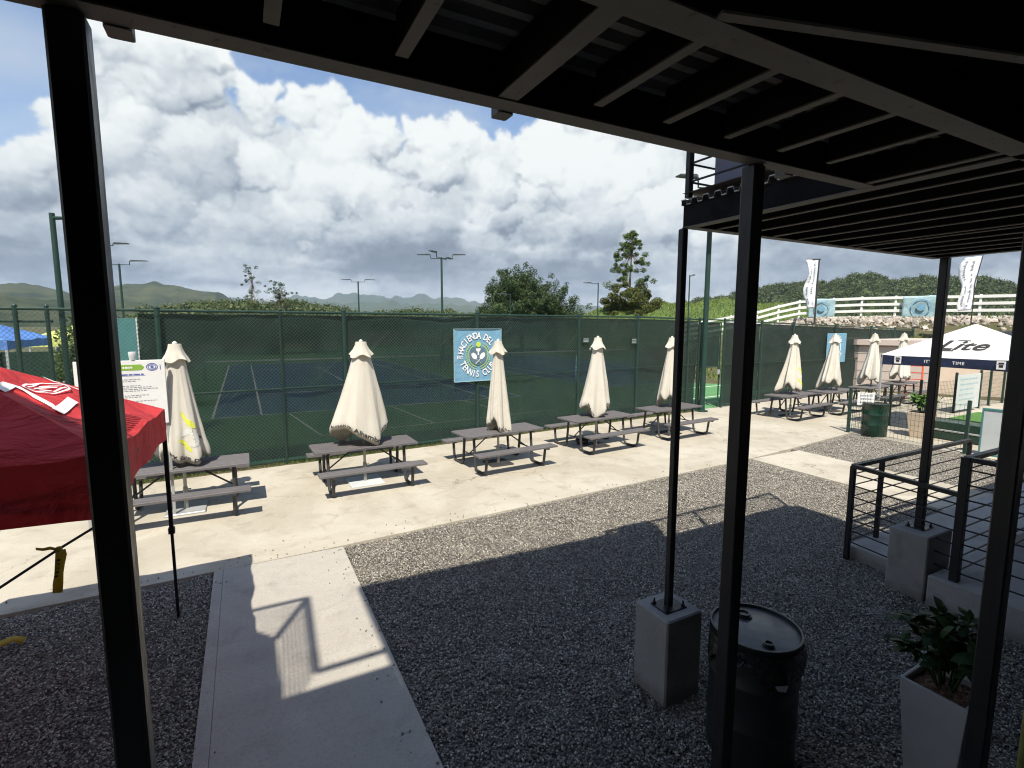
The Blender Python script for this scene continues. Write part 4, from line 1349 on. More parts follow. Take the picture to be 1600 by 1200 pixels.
# ================================================================== CLOSED PARASOLS
def parasol(loc, rz, label, seed, spread, ztop=2.60, zb=0.86, lean=(0, 0), sy=0.8, front_drop=0.20, text=None, leaves=False, tilt=(0, 0), plate=None, fold_gain=1.0, hem4=0.06, hem7=0.04):
    rg2 = random.Random(seed)
    ph = [rg2.uniform(0, 2*PI) for _ in range(8)]
    t = thing('parasol', label, 'parasol', (loc[0], loc[1], 0), rz, 'closed cream parasols')
    zt = ztop - 0.17
    def P(th, q, off=0.0):
        hem = zb + hem4*math.sin(4*th + ph[0]) + hem7*math.sin(7*th + ph[1]) + front_drop*(abs(math.cos(th - 0.15 + 0.5*math.sin(ph[2])))**1.3)
        z = zt + (hem - zt)*q
        grow = min(1.0, q/0.93)**1.05
        tuck = 1.0 - 0.10*max(0.0, (q-0.93)/0.07)**1.5
        rn_ = 0.105*(spread/0.36)**0.5
        r = rn_ + (spread - rn_)*grow*tuck
        f = fold_gain*q**0.7
        r *= 1 + f*(0.10*math.cos(8*th + ph[3] + 1.2*q) + 0.11*math.cos(5*th + ph[4]) + 0.11*(1.0 - 2.0*abs(math.cos(3.5*th + ph[5] - 0.8*q))**0.7) + 0.02*math.cos(15*th + ph[2])) + 0.05*f*fbm(math.cos(th)*1.5 + seed, math.sin(th)*1.5, q*3.0, 3)
        r += off
        return Vector((r*math.cos(th) + lean[0]*q**1.6, r*math.sin(th)*sy + lean[1]*q**1.6, z))
    nT, nQ = 120, 26
    vs = [P(2*PI*i/nT, j/nQ) for j in range(nQ+1) for i in range(nT)]
    fs = [(j*nT+i, j*nT+(i+1) % nT, (j+1)*nT+(i+1) % nT, (j+1)*nT+i) for j in range(nQ) for i in range(nT)]
    # inner layer: the cloth folded back up inside
    inn = [P(2*PI*i/nT, q, -0.02 - 0.10*k) for k, q in enumerate((0.985, 0.93)) for i in range(nT)]
    o0 = len(vs); vs += inn
    for i in range(nT):
        j = (i+1) % nT
        fs.append((nQ*nT+i, nQ*nT+j, o0+j, o0+i)); fs.append((o0+i, o0+j, o0+nT+j, o0+nT+i))
    can = MB().add(vs, fs).build('canopy', M['parasol'], t)
    can.data.polygons.foreach_set('use_smooth', [True]*len(can.data.polygons))
    # vent cap
    vs = []; nC = 64; prof = [(0.0, 0.075, 0.0), (0.25, 0.085, 0.0), (0.6, 0.115, 0.02), (0.85, 0.15, 0.06), (1.0, 0.165, 0.10)]
    for (q, r, a) in prof:
        for i in range(nC):
            th = 2*PI*i/nC
            rr = 1.14*r*(spread/0.36)**0.25*(1 + a*math.cos(8*th + ph[6]) + a*0.8*math.cos(4*th + ph[7]))
            vs.append((rr*math.cos(th), rr*math.sin(th)*0.92, ztop - 0.03 - 0.25*q - 0.03*q*math.sin(4*th + ph[7])))
    fs = [(j*nC+i, j*nC+(i+1) % nC, (j+1)*nC+(i+1) % nC, (j+1)*nC+i) for j in range(4) for i in range(nC)]
    fs.append(tuple(reversed(range(nC))))
    cp = MB().add(vs, fs).build('vent_cap', M['parasol'], t, True)
    MB().lathe([(0.035, 0), (0.035, 0.02), (0.012, 0.045)], 12, (0, 0, ztop-0.032)).build('finial', M['pale_print'], t, True)
    MB().lathe([(0.024, 0.0), (0.024, ztop-0.1)], 12).build('pole', M['galv'], t, True)
    MB().lathe([(0.034, 0.02), (0.034, 0.36), (0.028, 0.38)], 12).build('pole_sleeve', M['galv'], t, True)
    MB().tube([(0.03, 0, 0.33), (0.075, 0, 0.33)], 0.01, 6).build('clamp_knob', M['frame'], t)
    pw, pm = plate or (0.27, M['frame'])
    MB().bbox(-pw, pw, -pw, pw, 0.002, 0.03, 0.01).build('base_plate', pm, t)
    def wrap(tv, tf, th0, q0, rloc, mat, name, slope=0.0):
        tv, tf = subdivided(tv, tf, 0.03)
        out_ = []
        for v in tv:
            th = th0 + v.x/rloc
            out_.append(P(th, min(0.995, q0 - (v.y + slope*v.x)/(zt-zb)), 0.006))
        MB().add(out_, tf).build(name, mat, can)
    if text:
        for (s, th0, q0, size) in text:
            tv, tf = text_mesh(s, size, spacing=1.0)
            wrap(tv, tf, th0, q0, spread*0.95, M['ink'], 'lettering')
    if leaves:
        for (cx, cz, L_, w_, a, mt) in ((-0.02, 0.60, .15, .055, 1.9, 'leaf_print'), (0.05, 0.50, .22, .08, 2.2, 'leaf_print'), (0.0, 0.36, .24, .07, 0.9, 'pale_print'), (0.09, 0.30, .2, .07, 2.3, 'pale_print'), (-0.05, 0.20, .16, .05, 2.4, 'leaf_print'), (0.0, 0.12, .13, .05, 2.0, 'leaf_print'), (0.10, 0.22, .22, .08, .8, 'pale_print')):
            d = Vector((math.cos(a), math.sin(a), 0)); n = Vector((-d.y, d.x, 0)); c = Vector((cx, cz, 0))
            pts = [c - d*L_/2, c - d*L_*0.2 + n*w_*0.5, c + d*L_*0.15 + n*w_*0.5, c + d*L_/2, c + d*L_*0.15 - n*w_*0.5, c - d*L_*0.2 - n*w_*0.5]
            wrap(pts, [(0, 1, 2), (0, 2, 3), (0, 3, 4), (0, 4, 5)], -1.25, 0.93, spread*0.8, M[mt], 'leaf_emblem')
    return t
F_ = -PI/2
PP = [dict(label='closed cream parasol with yellow leaf print beside the red tent', seed=5, spread=0.345, zb=0.80, ztop=2.63, leaves=True, text=[('PK Este pa', F_+0.15, 0.955, 0.085), ('a ce', F_+1.05, 0.84, 0.085)], front_drop=0.10, sy=0.85, plate=(0.27, M['grey_paint'])),
      dict(label='widest closed cream parasol with dark lettering around its drooping hem', seed=12, spread=0.51, zb=0.74, ztop=2.62, text=[('Alhambra', F_+0.22, 0.945, 0.125), ('MAHISAN PRI', F_-0.80, 0.955, 0.075), ('VEZA', F_+1.12, 0.93, 0.085)], front_drop=0.34, sy=0.72, fold_gain=0.38, hem4=0.015, hem7=0.015, lean=(-0.10, 0), plate=(0.30, M['board'])),
      dict(label='narrow closed cream parasol with a rumpled cap in front of the club banner', seed=23, spread=0.255, zb=0.62, ztop=2.60, text=[('SAN PRI', F_+0.1, 0.955, 0.075)], front_drop=0.30, sy=0.85, lean=(-0.02, -0.1)),
      dict(label='bright closed cream parasol with a hole below its cap, near the fence gate', seed=31, spread=0.375, zb=0.72, ztop=2.63, text=[('Alhambra', F_+0.72, 0.95, 0.11), ('MAH', F_-0.8, 0.95, 0.08)], front_drop=0.26, sy=0.75, fold_gain=0.7, lean=(-0.05, 0)),
      dict(label='closed cream parasol mostly hidden behind the thin terrace post', seed=44, spread=0.31, zb=0.78, ztop=2.60, front_drop=0.24, sy=0.8, lean=(-0.06, 0)),
      dict(label='closed cream parasol with faint leaf print just right of the thick balcony post', seed=52, spread=0.36, zb=0.76, ztop=2.62, front_drop=0.24, sy=0.85, lean=(-0.14, 0), leaves=True, fold_gain=1.2),
      dict(label='closed cream parasol standing in front of the far blue banner', seed=61, spread=0.36, zb=0.80, ztop=2.62, front_drop=0.24, sy=0.85, lean=(-0.16, 0), fold_gain=1.2),
      dict(label='closed cream parasol left of the white tent corner', seed=73, spread=0.36, zb=0.82, ztop=2.62, front_drop=0.24, sy=0.85, lean=(-0.18, 0), fold_gain=1.2),
      dict(label='farthest closed cream parasol half hidden by the white tent roof', seed=82, spread=0.37, zb=0.80, ztop=2.62, front_drop=0.2, sy=0.85, lean=(-0.16, 0), fold_gain=1.2, text=[('Alhambra', F_, 0.95, 0.11)])]
for (x, y, rz), kw in zip(TP, PP):
    if 'plate' not in kw: kw['plate'] = (0.25, M['frame'])
    parasol((x, y), 0.0, kw.pop('label'), kw.pop('seed'), kw.pop('spread'), **kw)
bo = MB().lathe([(0.09, 0), (0.13, 0.03), (0.16, 0.10), (0.165, 0.12), (0.15, 0.12), (0.12, 0.04)], 20, (7.2, 9.95, 0.004)).build('bowl', M['ink'], None, True)
tag(bo, 'small dark bowl on the ground under the fourth picnic table', 'bowl')
bx = MB().bbox(2.62, 2.86, 9.62, 9.80, 0.004, 0.17, 0.015).build('utility_box', M['grey_paint'])
tag(bx, 'small grey box on the ground behind the bench under the widest parasol', 'box')

# ================================================================== POP-UP TENTS
def popup(t, A, B, Cc, Dd, peak, vz, cloth, val, sag=0.05, legs=(), legmat=None, leg_r=0.018, folds=0.012, seed=1.0):
    """corners A..D (Vectors, local), peak; valance hangs down to height vz"""
    corners = [A, B, Cc, Dd]
    def surf(k, u, v, off=0.0):
        p, q = corners[k], corners[(k+1) % 4]
        base = p.lerp(q, u)
        s = base.lerp(peak, v)
        nrm = (q-p).cross(peak-p).normalized()
        if nrm.z < 0: nrm = -nrm
        w_ = math.sin(PI*u)*(1-v)
        s = s - nrm*(sag*w_*math.sin(PI*min(1, v+0.25)))
        s = s + nrm*folds*fbm(u*4*(1-v)+k*7+seed, v*3, seed, 4)*min(1, 6*w_)
        return s + nrm*off
    n, m = 24, 16
    for k in range(4):
        vs = [surf(k, i/n, j/m) for j in range(m+1) for i in range(n+1)]
        fs = [(j*(n+1)+i, j*(n+1)+i+1, (j+1)*(n+1)+i+1, (j+1)*(n+1)+i) for j in range(m) for i in range(n)]
        MB().add(vs, fs).build('roof_panel', cloth, t, True)
        vs = []; mm = 5
        for j in range(mm+1):
            for i in range(n+1):
                u = i/n; b = surf(k, u, 0)
                bot = vz + 0.025*math.sin(PI*u)
                vs.append(Vector((b.x, b.y, b.z + (bot-b.z)*j/mm)) + (Vector((corners[(k+1) % 4].y-corners[k].y, -(corners[(k+1) % 4].x-corners[k].x), 0)).normalized())*(0.014*fbm(u*5+k*3+seed, j*0.5, 2.0, 3)*(j/mm)))
        fs = [(j*(n+1)+i, (j+1)*(n+1)+i, (j+1)*(n+1)+i+1, j*(n+1)+i+1) for j in range(mm) for i in range(n)]
        MB().add(vs, fs).build('valance', val, t, True)
    for k, p in enumerate(corners):
        if k not in legs: continue
        c = (A+B+Cc+Dd)/4
        q = p + (c-p)*0.015
        MB().bar((q.x, q.y, 0.9), (q.x, q.y, p.z-0.02), leg_r*2.2, leg_r*2.2).build('leg', legmat, t)
        MB().bar((q.x, q.y, 0.01), (q.x, q.y, 0.98), leg_r*1.6, leg_r*1.6).build('leg', legmat, t)
        MB().bbox(q.x-leg_r*1.7, q.x+leg_r*1.7, q.y-leg_r*1.7, q.y+leg_r*1.7, 0.88, 0.94, 0.004).build('leg_clamp', legmat, t)
        MB().bbox(q.x-0.05, q.x+0.05, q.y-0.05, q.y+0.05, 0.0, 0.012, 0.003).build('foot', legmat, t)
    for k in range(4):
        p, q = corners[k], corners[(k+1) % 4]
        c = (A+B+Cc+Dd)/4
        for u0, u1, z0, z1 in ((0.02, 0.5, -0.06, -0.45), (0.02, 0.5, -0.45, -0.06), (0.5, 0.98, -0.06, -0.45), (0.5, 0.98, -0.45, -0.06)):
            a = p.lerp(q, u0); b = p.lerp(q, u1); a = a+(c-a)*0.03; b = b+(c-b)*0.03
            zz = (vz+0.20)
            MB().bar((a.x, a.y, zz+z0*0.3), (b.x, b.y, zz+z1*0.3), 0.014, 0.026).build('scissor_bar', legmat, t)
    return surf
rt_ = thing('canopy_tent', 'red pop-up canopy tent with white print at the left edge, black leg in the gravel', 'tent', (-1.85, 4.65, -0.02))
o = Vector((-1.85, 4.655, -0.02))
RA, RB = Vector((-0.7, 3.5, 2.19)) - o, Vector((-0.7, 5.81, 2.09)) - o
RC, RD = Vector((-3.0, 5.81, 2.09)) - o, Vector((-3.0, 3.5, 2.19)) - o
RP = Vector((-1.85, 4.655, 2.76)) - o
rs_ = popup(rt_, RA, RB, RC, RD, RP, 1.83, M['red'], M['red'], 0.04, (1, 2), M['black'], 0.016, 0.05, 3.0)
def face_map(surf, k, L0, S0):
    def f(a, b, off=0.006):
        v = max(0.0, min(0.97, b/S0)); u = 0.5 + a/(L0*(1-v))
        return surf(k, max(0.004, min(0.996, u)), v, off)
    return f
fm = face_map(rs_, 0, 2.31, 1.31)
def decal(fmap, shapes, mat, name, parent, off=0.006, flip=False):
    b = MB()
    for poly in shapes:
        vs = [Vector((p[0], p[1], 0)) for p in poly]
        v2, f2 = subdivided(vs, [tuple(range(len(vs)))], 0.12)
        b.add([fmap(v.x, v.y, off) for v in v2], f2)
    return b.build(name, mat, parent)
def strip(p, q, wd):
    d = Vector((q[0]-p[0], q[1]-p[1])).normalized(); n = Vector((-d.y, d.x))*wd/2
    return [(p[0]-n.x, p[1]-n.y), (q[0]-n.x, q[1]-n.y), (q[0]+n.x, q[1]+n.y), (p[0]+n.x, p[1]+n.y)]
stripes = []
for k in range(17):
    c = -0.50 + k*0.05
    b1 = min(0.66, (c+1.155)/1.5 - 0.03) if c < -0.2 else 0.22
    b0 = 0.05 if c > -0.22 else 0.30 - (c+0.5)*0.3
    stripes.append(strip((c-0.62*b1, b1), (c-0.62*b0, b0), 0.017))
decal(fm, stripes, M['dark_red'], 'stripe_print', rt_, 0.008)
zz = [strip((-0.50, 0.735), (-0.13, 0.775), 0.075), strip((-0.13, 0.745), (-0.39, 0.42), 0.045), strip((-0.41, 0.425), (-0.03, 0.452), 0.07)]
decal(fm, zz, M['white_print'], 'zigzag_print', rt_, 0.012)
el_c = (0.16, 0.655); er = (0.275, 0.115)
rg_s = []
for k in range(40):
    a0, a1 = 2*PI*k/40, 2*PI*(k+1)/40
    pts = []
    for (a, s) in ((a0, 1.0), (a1, 1.0), (a1, 0.86), (a0, 0.86)):
        pts.append((el_c[0]+er[0]*s*math.cos(a), el_c[1]+er[1]*s*math.sin(a)))
    rg_s.append(pts)
for (x0, y0, x1, y1, w_) in ((-0.20, 0.05, -0.08, -0.05, .03), (-0.08, -0.05, -0.05, 0.06, .03), (-0.05, 0.06, 0.03, -0.05, .03), (0.03, -0.05, 0.06, 0.06, .03), (0.06, 0.06, 0.15, -0.05, .03), (0.15, -0.05, 0.2, 0.05, .03), (-0.2, -0.02, -0.16, -0.075, .022), (-0.12, -0.08, 0.14, -0.085, .02), (-0.1, 0.09, 0.15, 0.095, .018), (0.38, -0.17, 0.36, 0.14, .02)):
    rg_s.append(strip((el_c[0]+x0*0.86, el_c[1]+y0*0.86), (el_c[0]+x1*0.86, el_c[1]+y1*0.86), w_*0.75))
decal(fm, rg_s, M['white_print'], 'emblem_print', rt_, 0.012)
# guy strap with torn yellow tape
sp = thing('guy_strap', 'dark tent guy strap running down to the left across the sunny pavement', 'strap', (-0.76, 3.5, 1.80))
MB().tube([(-0.74, 3.50, 1.800), (-0.93, 3.405, 1.707), (-1.133, 3.30, 1.597), (-2.2, 2.75, 1.03), (-4.1, 1.77, 0.0)], 0.0075, 6).build('strap', M['rope'], sp, world=True)
tp = thing('caution_tape', 'strip of yellow caution tape knotted round the dark tent strap', 'tape', (-0.925, 3.405, 1.71))
def ribbon(pts, wd, mat, name, parent, side=(1, 0, 0)):
    vs = []; fs = []
    for i, p in enumerate(pts):
        p = Vector(p); s = Vector(side)*wd*(0.5 + 0.06*math.sin(i*1.7))
        tw = Matrix.Rotation(0.35*math.sin(i*0.8), 3, 'Z') @ s
        vs += [p - tw, p + tw]
    n = len(pts)
    fs = [(2*i, 2*i+1, 2*i+3, 2*i+2) for i in range(n-1)]
    o2 = MB().add(vs, fs).build(name, mat, parent, True)
    md = o2.modifiers.new('thickness', 'SOLIDIFY'); md.thickness = 0.0012
    return o2
ribbon([(0.01, -0.012, 0.0), (0.012, -0.02, -0.03), (0.004, -0.025, -0.08), (-0.006, -0.015, -0.13), (-0.012, -0.02, -0.18), (-0.02, -0.012, -0.235)], 0.042, M['tape'], 'tail', tp)
ribbon([(0.0, -0.01, 0.0), (-0.03, -0.015, 0.018), (-0.06, -0.01, 0.014), (-0.09, -0.005, 0.022)], 0.016, M['tape'], 'short_end', tp, (0, 0, 1))
MB().lathe([(0.011, -0.012), (0.017, 0), (0.011, 0.012)], 8).build('knot', M['tape'], tp)
pm = MB()
for k in range(5):
    pm.box(-0.006-0.004*k, 0.008-0.004*k, -0.0285+0.001*k, -0.0275+0.001*k, -0.055-0.022*k, -0.045-0.022*k)
pm.build('print', M['ink'], tp)
t2 = thing('tape_scrap', 'crumpled scrap of yellow tape lying on the dark gravel at the left edge', 'tape', (-2.02, 5.90, 0.015))
ribbon([(-0.35, 0.0, 0.012), (-0.2, 0.02, 0.02), (-0.06, 0.0, 0.03), (0.04, 0.01, 0.05), (0.12, -0.02, 0.02)], 0.075, M['tape'], 'ribbon', t2, (0.1, 1, 0.35))

# white beer tent at the right
wt = thing('canopy_tent', 'white pop-up canopy tent with dark blue valance and slanted dark lettering', 'tent', (17.4, 6.3, 0))
o = Vector((17.4, 6.3, 0))
c4 = [Vector(p) - o for p in ((15.9, 7.8, 2.09), (15.9, 4.8, 2.09), (18.9, 4.8, 2.09), (18.9, 7.8, 2.09))]
ws = popup(wt, *c4, Vector((0, 0, 2.95)), 1.81, M['white_cloth'], M['navy'], 0.03, (0, 1, 2, 3), M['grey_paint'], 0.02, 0.02, 5.0)
wm = face_map(ws, 0, 3.0, 1.72)
b = MB()
tv, tf = text_mesh('Lite', 0.60, shear=0.28, spacing=1.0)
tv, tf = subdivided([Vector((v.x*1.12 + 0.12, v.y + 0.59, 0)) for v in tv], tf, 0.12)
b.add([wm(v.x, v.y, 0.012) for v in tv], tf)
for s in (strip((-0.46, 0.36), (0.02, 0.345), 0.05), strip((-0.06, 0.85), (0.22, 0.83), 0.022)):
    v2, f2 = subdivided([Vector((*p, 0)) for p in s], [(0, 1, 2, 3)], 0.12)
    b.add([wm(v.x, v.y, 0.012) for v in v2], f2)
b.build('lettering', M['ink'], wt)
def on_valance(b, vs, fs, yc, zc):
    b.add([(-1.535, yc - v.x, zc + v.y) for v in vs], fs)
b = MB()
tv, tf = text_mesh('TIME', 0.105, spacing=1.15); on_valance(b, tv, tf, 6.02-6.3, 1.955)
tv, tf = text_mesh("IT'S", 0.105, spacing=1.15); on_valance(b, tv, tf, 6.66-6.3, 1.96)
b.build('lettering', M['white_print'], wt)
for yc in (7.36, 5.20):
    b = MB(); on_valance(b, [Vector(p) for p in ((-.085, -.10, 0), (.085, -.10, 0), (.085, .10, 0), (-.085, .10, 0))], [(0, 1, 2, 3)], yc-6.3, 1.965)
    b.build('crest_patch', M['white_print'], wt)
    b = MB()
    for (x0, x1, z0, z1) in ((-.05, .05, .03, .065), (-.04, .04, -.055, .005), (-.065, .065, .012, .022)):
        b.add([(-1.537, yc-6.3-x, 1.965+z) for x, z in ((x0, z0), (x1, z0), (x1, z1), (x0, z1))], [(0, 1, 2, 3)])
    b.build('crest_print', M['ink'], wt)

# ================================================================== NOTICE BOARD AT THE LEFT
nb = thing('notice_board', 'white notice board with green header standing between the red tent and the fence', 'sign', (-1.53, 8.87, 0), 0.165)
MB().bbox(-0.52, 0.50, -0.012, 0.012, 1.45, 2.385, 0.004).build('board', M['white'], nb)
for x in (-0.505, 0.485):
    MB().bbox(x-0.02, x+0.02, 0.013, 0.05, -0.0, 2.39, 0.005).build('post', M['grey_paint'], nb)
b = MB()
b.add([(-0.2, -0.0145, 2.245), (0.22, -0.0145, 2.245), (0.255, -0.0145, 2.285), (0.22, -0.0145, 2.325), (-0.46, -0.0145, 2.325), (-0.46, -0.0145, 2.245)], [(0, 1, 2, 3, 4, 5)])
b.build('header', M['head_green'], nb)
b = MB()
for x0, x1, y in ((-0.40, 0.12, 2.285),):
    x = x0
    while x < x1:
        w_ = rnd.uniform(0.012, 0.03); b.add([(x, -0.016, y-0.013), (x+w_, -0.016, y-0.013), (x+w_, -0.016, y+0.013), (x, -0.016, y+0.013)], [(0, 1, 2, 3)]); x += w_+rnd.choice((0.008, 0.008, 0.022))
b.build('header_print', M['white_print'], nb)
b = MB(); ring(b, 0.345, 2.285, 0.07, 0.055, 0.01, -0.015); ring(b, 0.345, 2.285, 0.05, 0.036, 0.008, -0.015)
disc(b, 0.345, 2.285, 0.02, 0.02, -0.015, 10)
b.bar((0.44, -0.0145, 2.25), (0.44, -0.0145, 2.32), 0.002, 0.018, (0, 1, 0))
b.build('seal_print', M['link_blue'], nb)
b = MB()
def text_rows(b, x0, x1, z, h, y=-0.0145, ragged=0.1, wmin=0.012, wmax=0.05, gap=0.012):
    x = x0; xe = x1 - rnd.uniform(0, ragged)*(x1-x0)
    while x < xe:
        w_ = rnd.uniform(wmin, wmax)
        b.add([(x, y, z-h/2), (min(xe, x+w_), y, z-h/2), (min(xe, x+w_), y, z+h/2), (x, y, z+h/2)], [(0, 1, 2, 3)])
        x += w_ + gap
text_rows(b, -0.40, 0.27, 2.185, 0.018, wmin=0.03, wmax=0.09)
b.add([(-0.40, -0.0145, 2.165), (0.26, -0.0145, 2.165), (0.26, -0.0145, 2.169), (-0.40, -0.0145, 2.169)], [(0, 1, 2, 3)])
b.build('heading_print', M['link_blue'], nb)
b = MB()
for z in (2.115, 2.09, 2.025, 2.0, 1.975, 1.95, 1.885, 1.86, 1.80, 1.775, 1.75, 1.69, 1.66, 1.60):
    text_rows(b, -0.44, 0.44, z, 0.0085, ragged=0.35)
b.build('body_print', M['ink_grey'], nb)
cl_ = MB().lathe([(0.040, 0.0), (0.046, 0.05), (0.050, 0.11), (0.046, 0.118), (0.0, 0.12)], 16, (0.13, 0.02, 2.388)).build('clear_cup', M['board'], None, True)
cl_.location = (-1.53, 8.87, 0); cl_.rotation_euler = (0, 0, 0.165)
tag(cl_, 'pale upturned cup sitting on top of the white notice board', 'cup')

# ================================================================== LIGHT POLES
def light_pole(name, label, loc, h, r, heads, z0=0.0, arm=0.9, rz=0.0, head=(0.55, 0.28, 0.07)):
    t = thing(name, label, 'light pole', (loc[0], loc[1], z0), rz, 'court light poles')
    MB().lathe([(r*1.15, 0), (r, 0.4), (r*0.8, h)], 12).build('pole', M['green_pole'], t, True)
    MB().lathe([(r*2.2, 0), (r*2.2, 0.03), (r*1.3, 0.05)], 12).build('base_flange', M['green_pole'], t)
    for (dx, dy, up_) in heads:
        d = Vector((dx, dy, 0)).normalized()
        a = d*arm
        b = MB(); b.tube([(0, 0, h-0.08), (a.x*0.5, a.y*0.5, h-0.08), (a.x*0.52, a.y*0.52, h-0.08+up_), (a.x*0.6, a.y*0.6, h-0.08+up_)], 0.032, 8)
        ar = b.build('arm', M['green_pole'], t, True)
        ang = math.atan2(d.y, d.x)
        m4 = Matrix.Translation((a.x*0.55, a.y*0.55, h-0.08+up_)) @ Matrix.Rotation(ang, 4, 'Z')
        MB().add([m4 @ Vector(v) for v in ((0, -0.06, 0.05), (0.12, -head[1]/2, 0.07), (head[0], -head[1]/2, 0.03), (head[0], head[1]/2, 0.03), (0.12, head[1]/2, 0.07), (0, 0.06, 0.05), (0, -0.06, -0.03), (0.12, -head[1]/2, -0.02), (head[0], -head[1]/2, -0.01), (head[0], head[1]/2, -0.01), (0.12, head[1]/2, -0.02), (0, 0.06, -0.03))],
                 [(0, 1, 2, 3, 4, 5), (11, 10, 9, 8, 7, 6)] + [(i, i+6, (i+1) % 6 + 6, (i+1) % 6) for i in range(6)]).build('lamp_head', M['lamp'], t)
    return t
vr = Vector((math.cos(yaw), -math.sin(yaw), 0)); vf = Vector((math.sin(yaw), math.cos(yaw), 0))
H2 = [(vr.x, vr.y, 0.28), (-vr.x, -vr.y, 0.28)]
H4 = H2 + [(vf.x*0.9+vr.x*0.3, vf.y*0.9+vr.y*0.3, 0.16), (-vf.x*0.9-vr.x*0.3, -vf.y*0.9-vr.y*0.3, 0.34)]
light_pole('light_pole', 'green lamp post rising above the left end of the court fence', lf(-2.69, 0.10, 0), 4.72, 0.05, [(vr.x, vr.y, 0.06)], arm=0.5, head=(0.5, 0.2, 0.06))
light_pole('light_pole', 'small distant twin headed lamp post at the far left behind the thick post', (-8.12, 49.3), 7.5, 0.09, H2, arm=1.6, head=(1.3, 0.3, 0.08))
light_pole('light_pole', 'distant lamp post whose single head peeks out beside the thick left post', (-6.9, 37.4), 7.45, 0.09, [(vr.x, vr.y, 0.1)], arm=1.3, head=(0.8, 0.3, 0.08))
light_pole('light_pole', 'small distant twin headed lamp post standing alone beyond the middle of the fence', (13.6, 68.6), 8.45, 0.11, H2, arm=1.7, head=(1.25, 0.4, 0.1))
light_pole('light_pole', 'tall four headed floodlight pole against the clouds left of the bushy tree', (14.4, 39.4), 8.25, 0.10, H4, arm=1.7, head=(1.0, 0.32, 0.09))
light_pole('light_pole', 'thin one armed lamp post between the bushy tree and the tall tree', (27.3, 35.8), 6.5, 0.06, [(-vr.x, -vr.y, 0.06)], arm=1.1, head=(0.7, 0.22, 0.06))
light_pole('light_pole', 'thick green floodlight pole beside the court gate, heads up under the terrace', (13.62, 12.02), 7.35, 0.095, [(-0.95, 0.2, 0.3), (0.95, -0.2, 0.1), (0.3, 0.95, -0.1), (-0.5, -0.85, -0.25)], arm=1.0, head=(0.7, 0.3, 0.08))
light_pole('light_pole', 'slim distant pole just right of the thin terrace post', (29.2, 27.4), 6.55, 0.055, [(vr.x, vr.y, 0.05)], arm=0.3, head=(0.2, 0.2, 0.06))
light_pole('light_pole', 'thin one armed lamp post in front of the bushy tree', (20.9, 39.9), 5.6, 0.05, [(-vr.x, -vr.y, 0.06)], arm=0.9, head=(0.7, 0.2, 0.06))

# ================================================================== TREES AND SHRUBS
def leaves_into(vs, fs, c, n, rad, size, rg2, asp=0.45, flat=(1, 1, 1), droop=0.0):
    for _ in range(n):
        while True:
            p = Vector((rg2.uniform(-1, 1), rg2.uniform(-1, 1), rg2.uniform(-1, 1)))
            if p.length <= 1: break
        p = Vector((p.x*rad*flat[0], p.y*rad*flat[1], p.z*rad*flat[2])) + c
        d = Vector((rg2.gauss(0, 1), rg2.gauss(0, 1), rg2.gauss(0.1, 0.8) - droop)).normalized()
        n_ = Vector((rg2.gauss(0, 0.6), rg2.gauss(0, 0.6), 1)).normalized()
        s = d.cross(n_)
        if s.length < 1e-3: continue
        s.normalize()
        L_ = size*rg2.uniform(0.7, 1.35); w_ = L_*asp*0.5
        o = len(vs)
        vs += [p - d*L_*0.5, p + s*w_ - d*L_*0.05, p + d*L_*0.5, p - s*w_ - d*L_*0.05]
        fs.append((o, o+1, o+2, o+3))
def branchy(b, base, tips, r0, rg2, bend=0.12):
    base = Vector(base)
    for tp_ in tips:
        tp_ = Vector(tp_)
        L_ = (tp_-base).length
        mids = []
        for k in range(1, 4):
            q = base.lerp(tp_, k/4.0) + Vector((rg2.gauss(0, 1), rg2.gauss(0, 1), rg2.gauss(0.4, 0.6)))*bend*L_*0.25
            mids.append(q)
        b.tube([base] + mids + [tp_], [r0, r0*0.75, r0*0.5, r0*0.3, r0*0.12], 6)
def spiky_tree(name, label, loc, hgt, rad, seed, mat, nclump=70, per=130, size=0.32, group=None):
    """round bushy tree whose twigs stick out like brushes"""
    rg2 = random.Random(seed)
    t = thing(name, label, 'tree', loc, 0, group)
    b = MB(); b.tube([(0, 0, -0.2), (0.05, 0.02, hgt*0.25), (0, 0, hgt*0.5)], [hgt*0.03, hgt*0.024, hgt*0.015], 8)
    tips = []; vs = []; fs = []
    for _ in range(nclump):
        a = rg2.uniform(0, 2*PI); e = rg2.uniform(-0.25, 1.0)
        rr = rg2.uniform(0.45, 1.0)**0.6
        ca = math.sqrt(max(0, 1-max(0, e)**2))
        wob_ = 1 + 0.28*math.sin(3*a + seed) + 0.15*math.sin(7*a + 2*seed)
        c = Vector((math.cos(a)*ca*rad*rr*wob_, math.sin(a)*ca*rad*rr*wob_, hgt*0.48 + e*hgt*0.47*rr*(0.9+0.2*rg2.random())))
        tips.append(c)
        out_ = (c - Vector((0, 0, hgt*0.25))).normalized()
        for q in range(5):
            p = c + out_*rad*0.10*(q-2) + Vector((rg2.gauss(0, .1), rg2.gauss(0, .1), rg2.gauss(0, .1)))*rad*0.6
            leaves_into(vs, fs, p, per//5, rad*(0.17 - 0.02*q), size, rg2, 0.30)
    branchy(b, (0, 0, hgt*0.2), tips[:34], hgt*0.012, rg2)
    b.build('trunk', M['bark'], t, True)
    MB().add(vs, fs).build('crown', mat, t)
    return t
spiky_tree('bushy_tree', 'bushy dark green tree with spiky twigs rising behind the middle of the fence', (27.1, 49.0, 0), 8.5, 4.5, 3, M['leaf_needle'], 150, 400, 0.26)
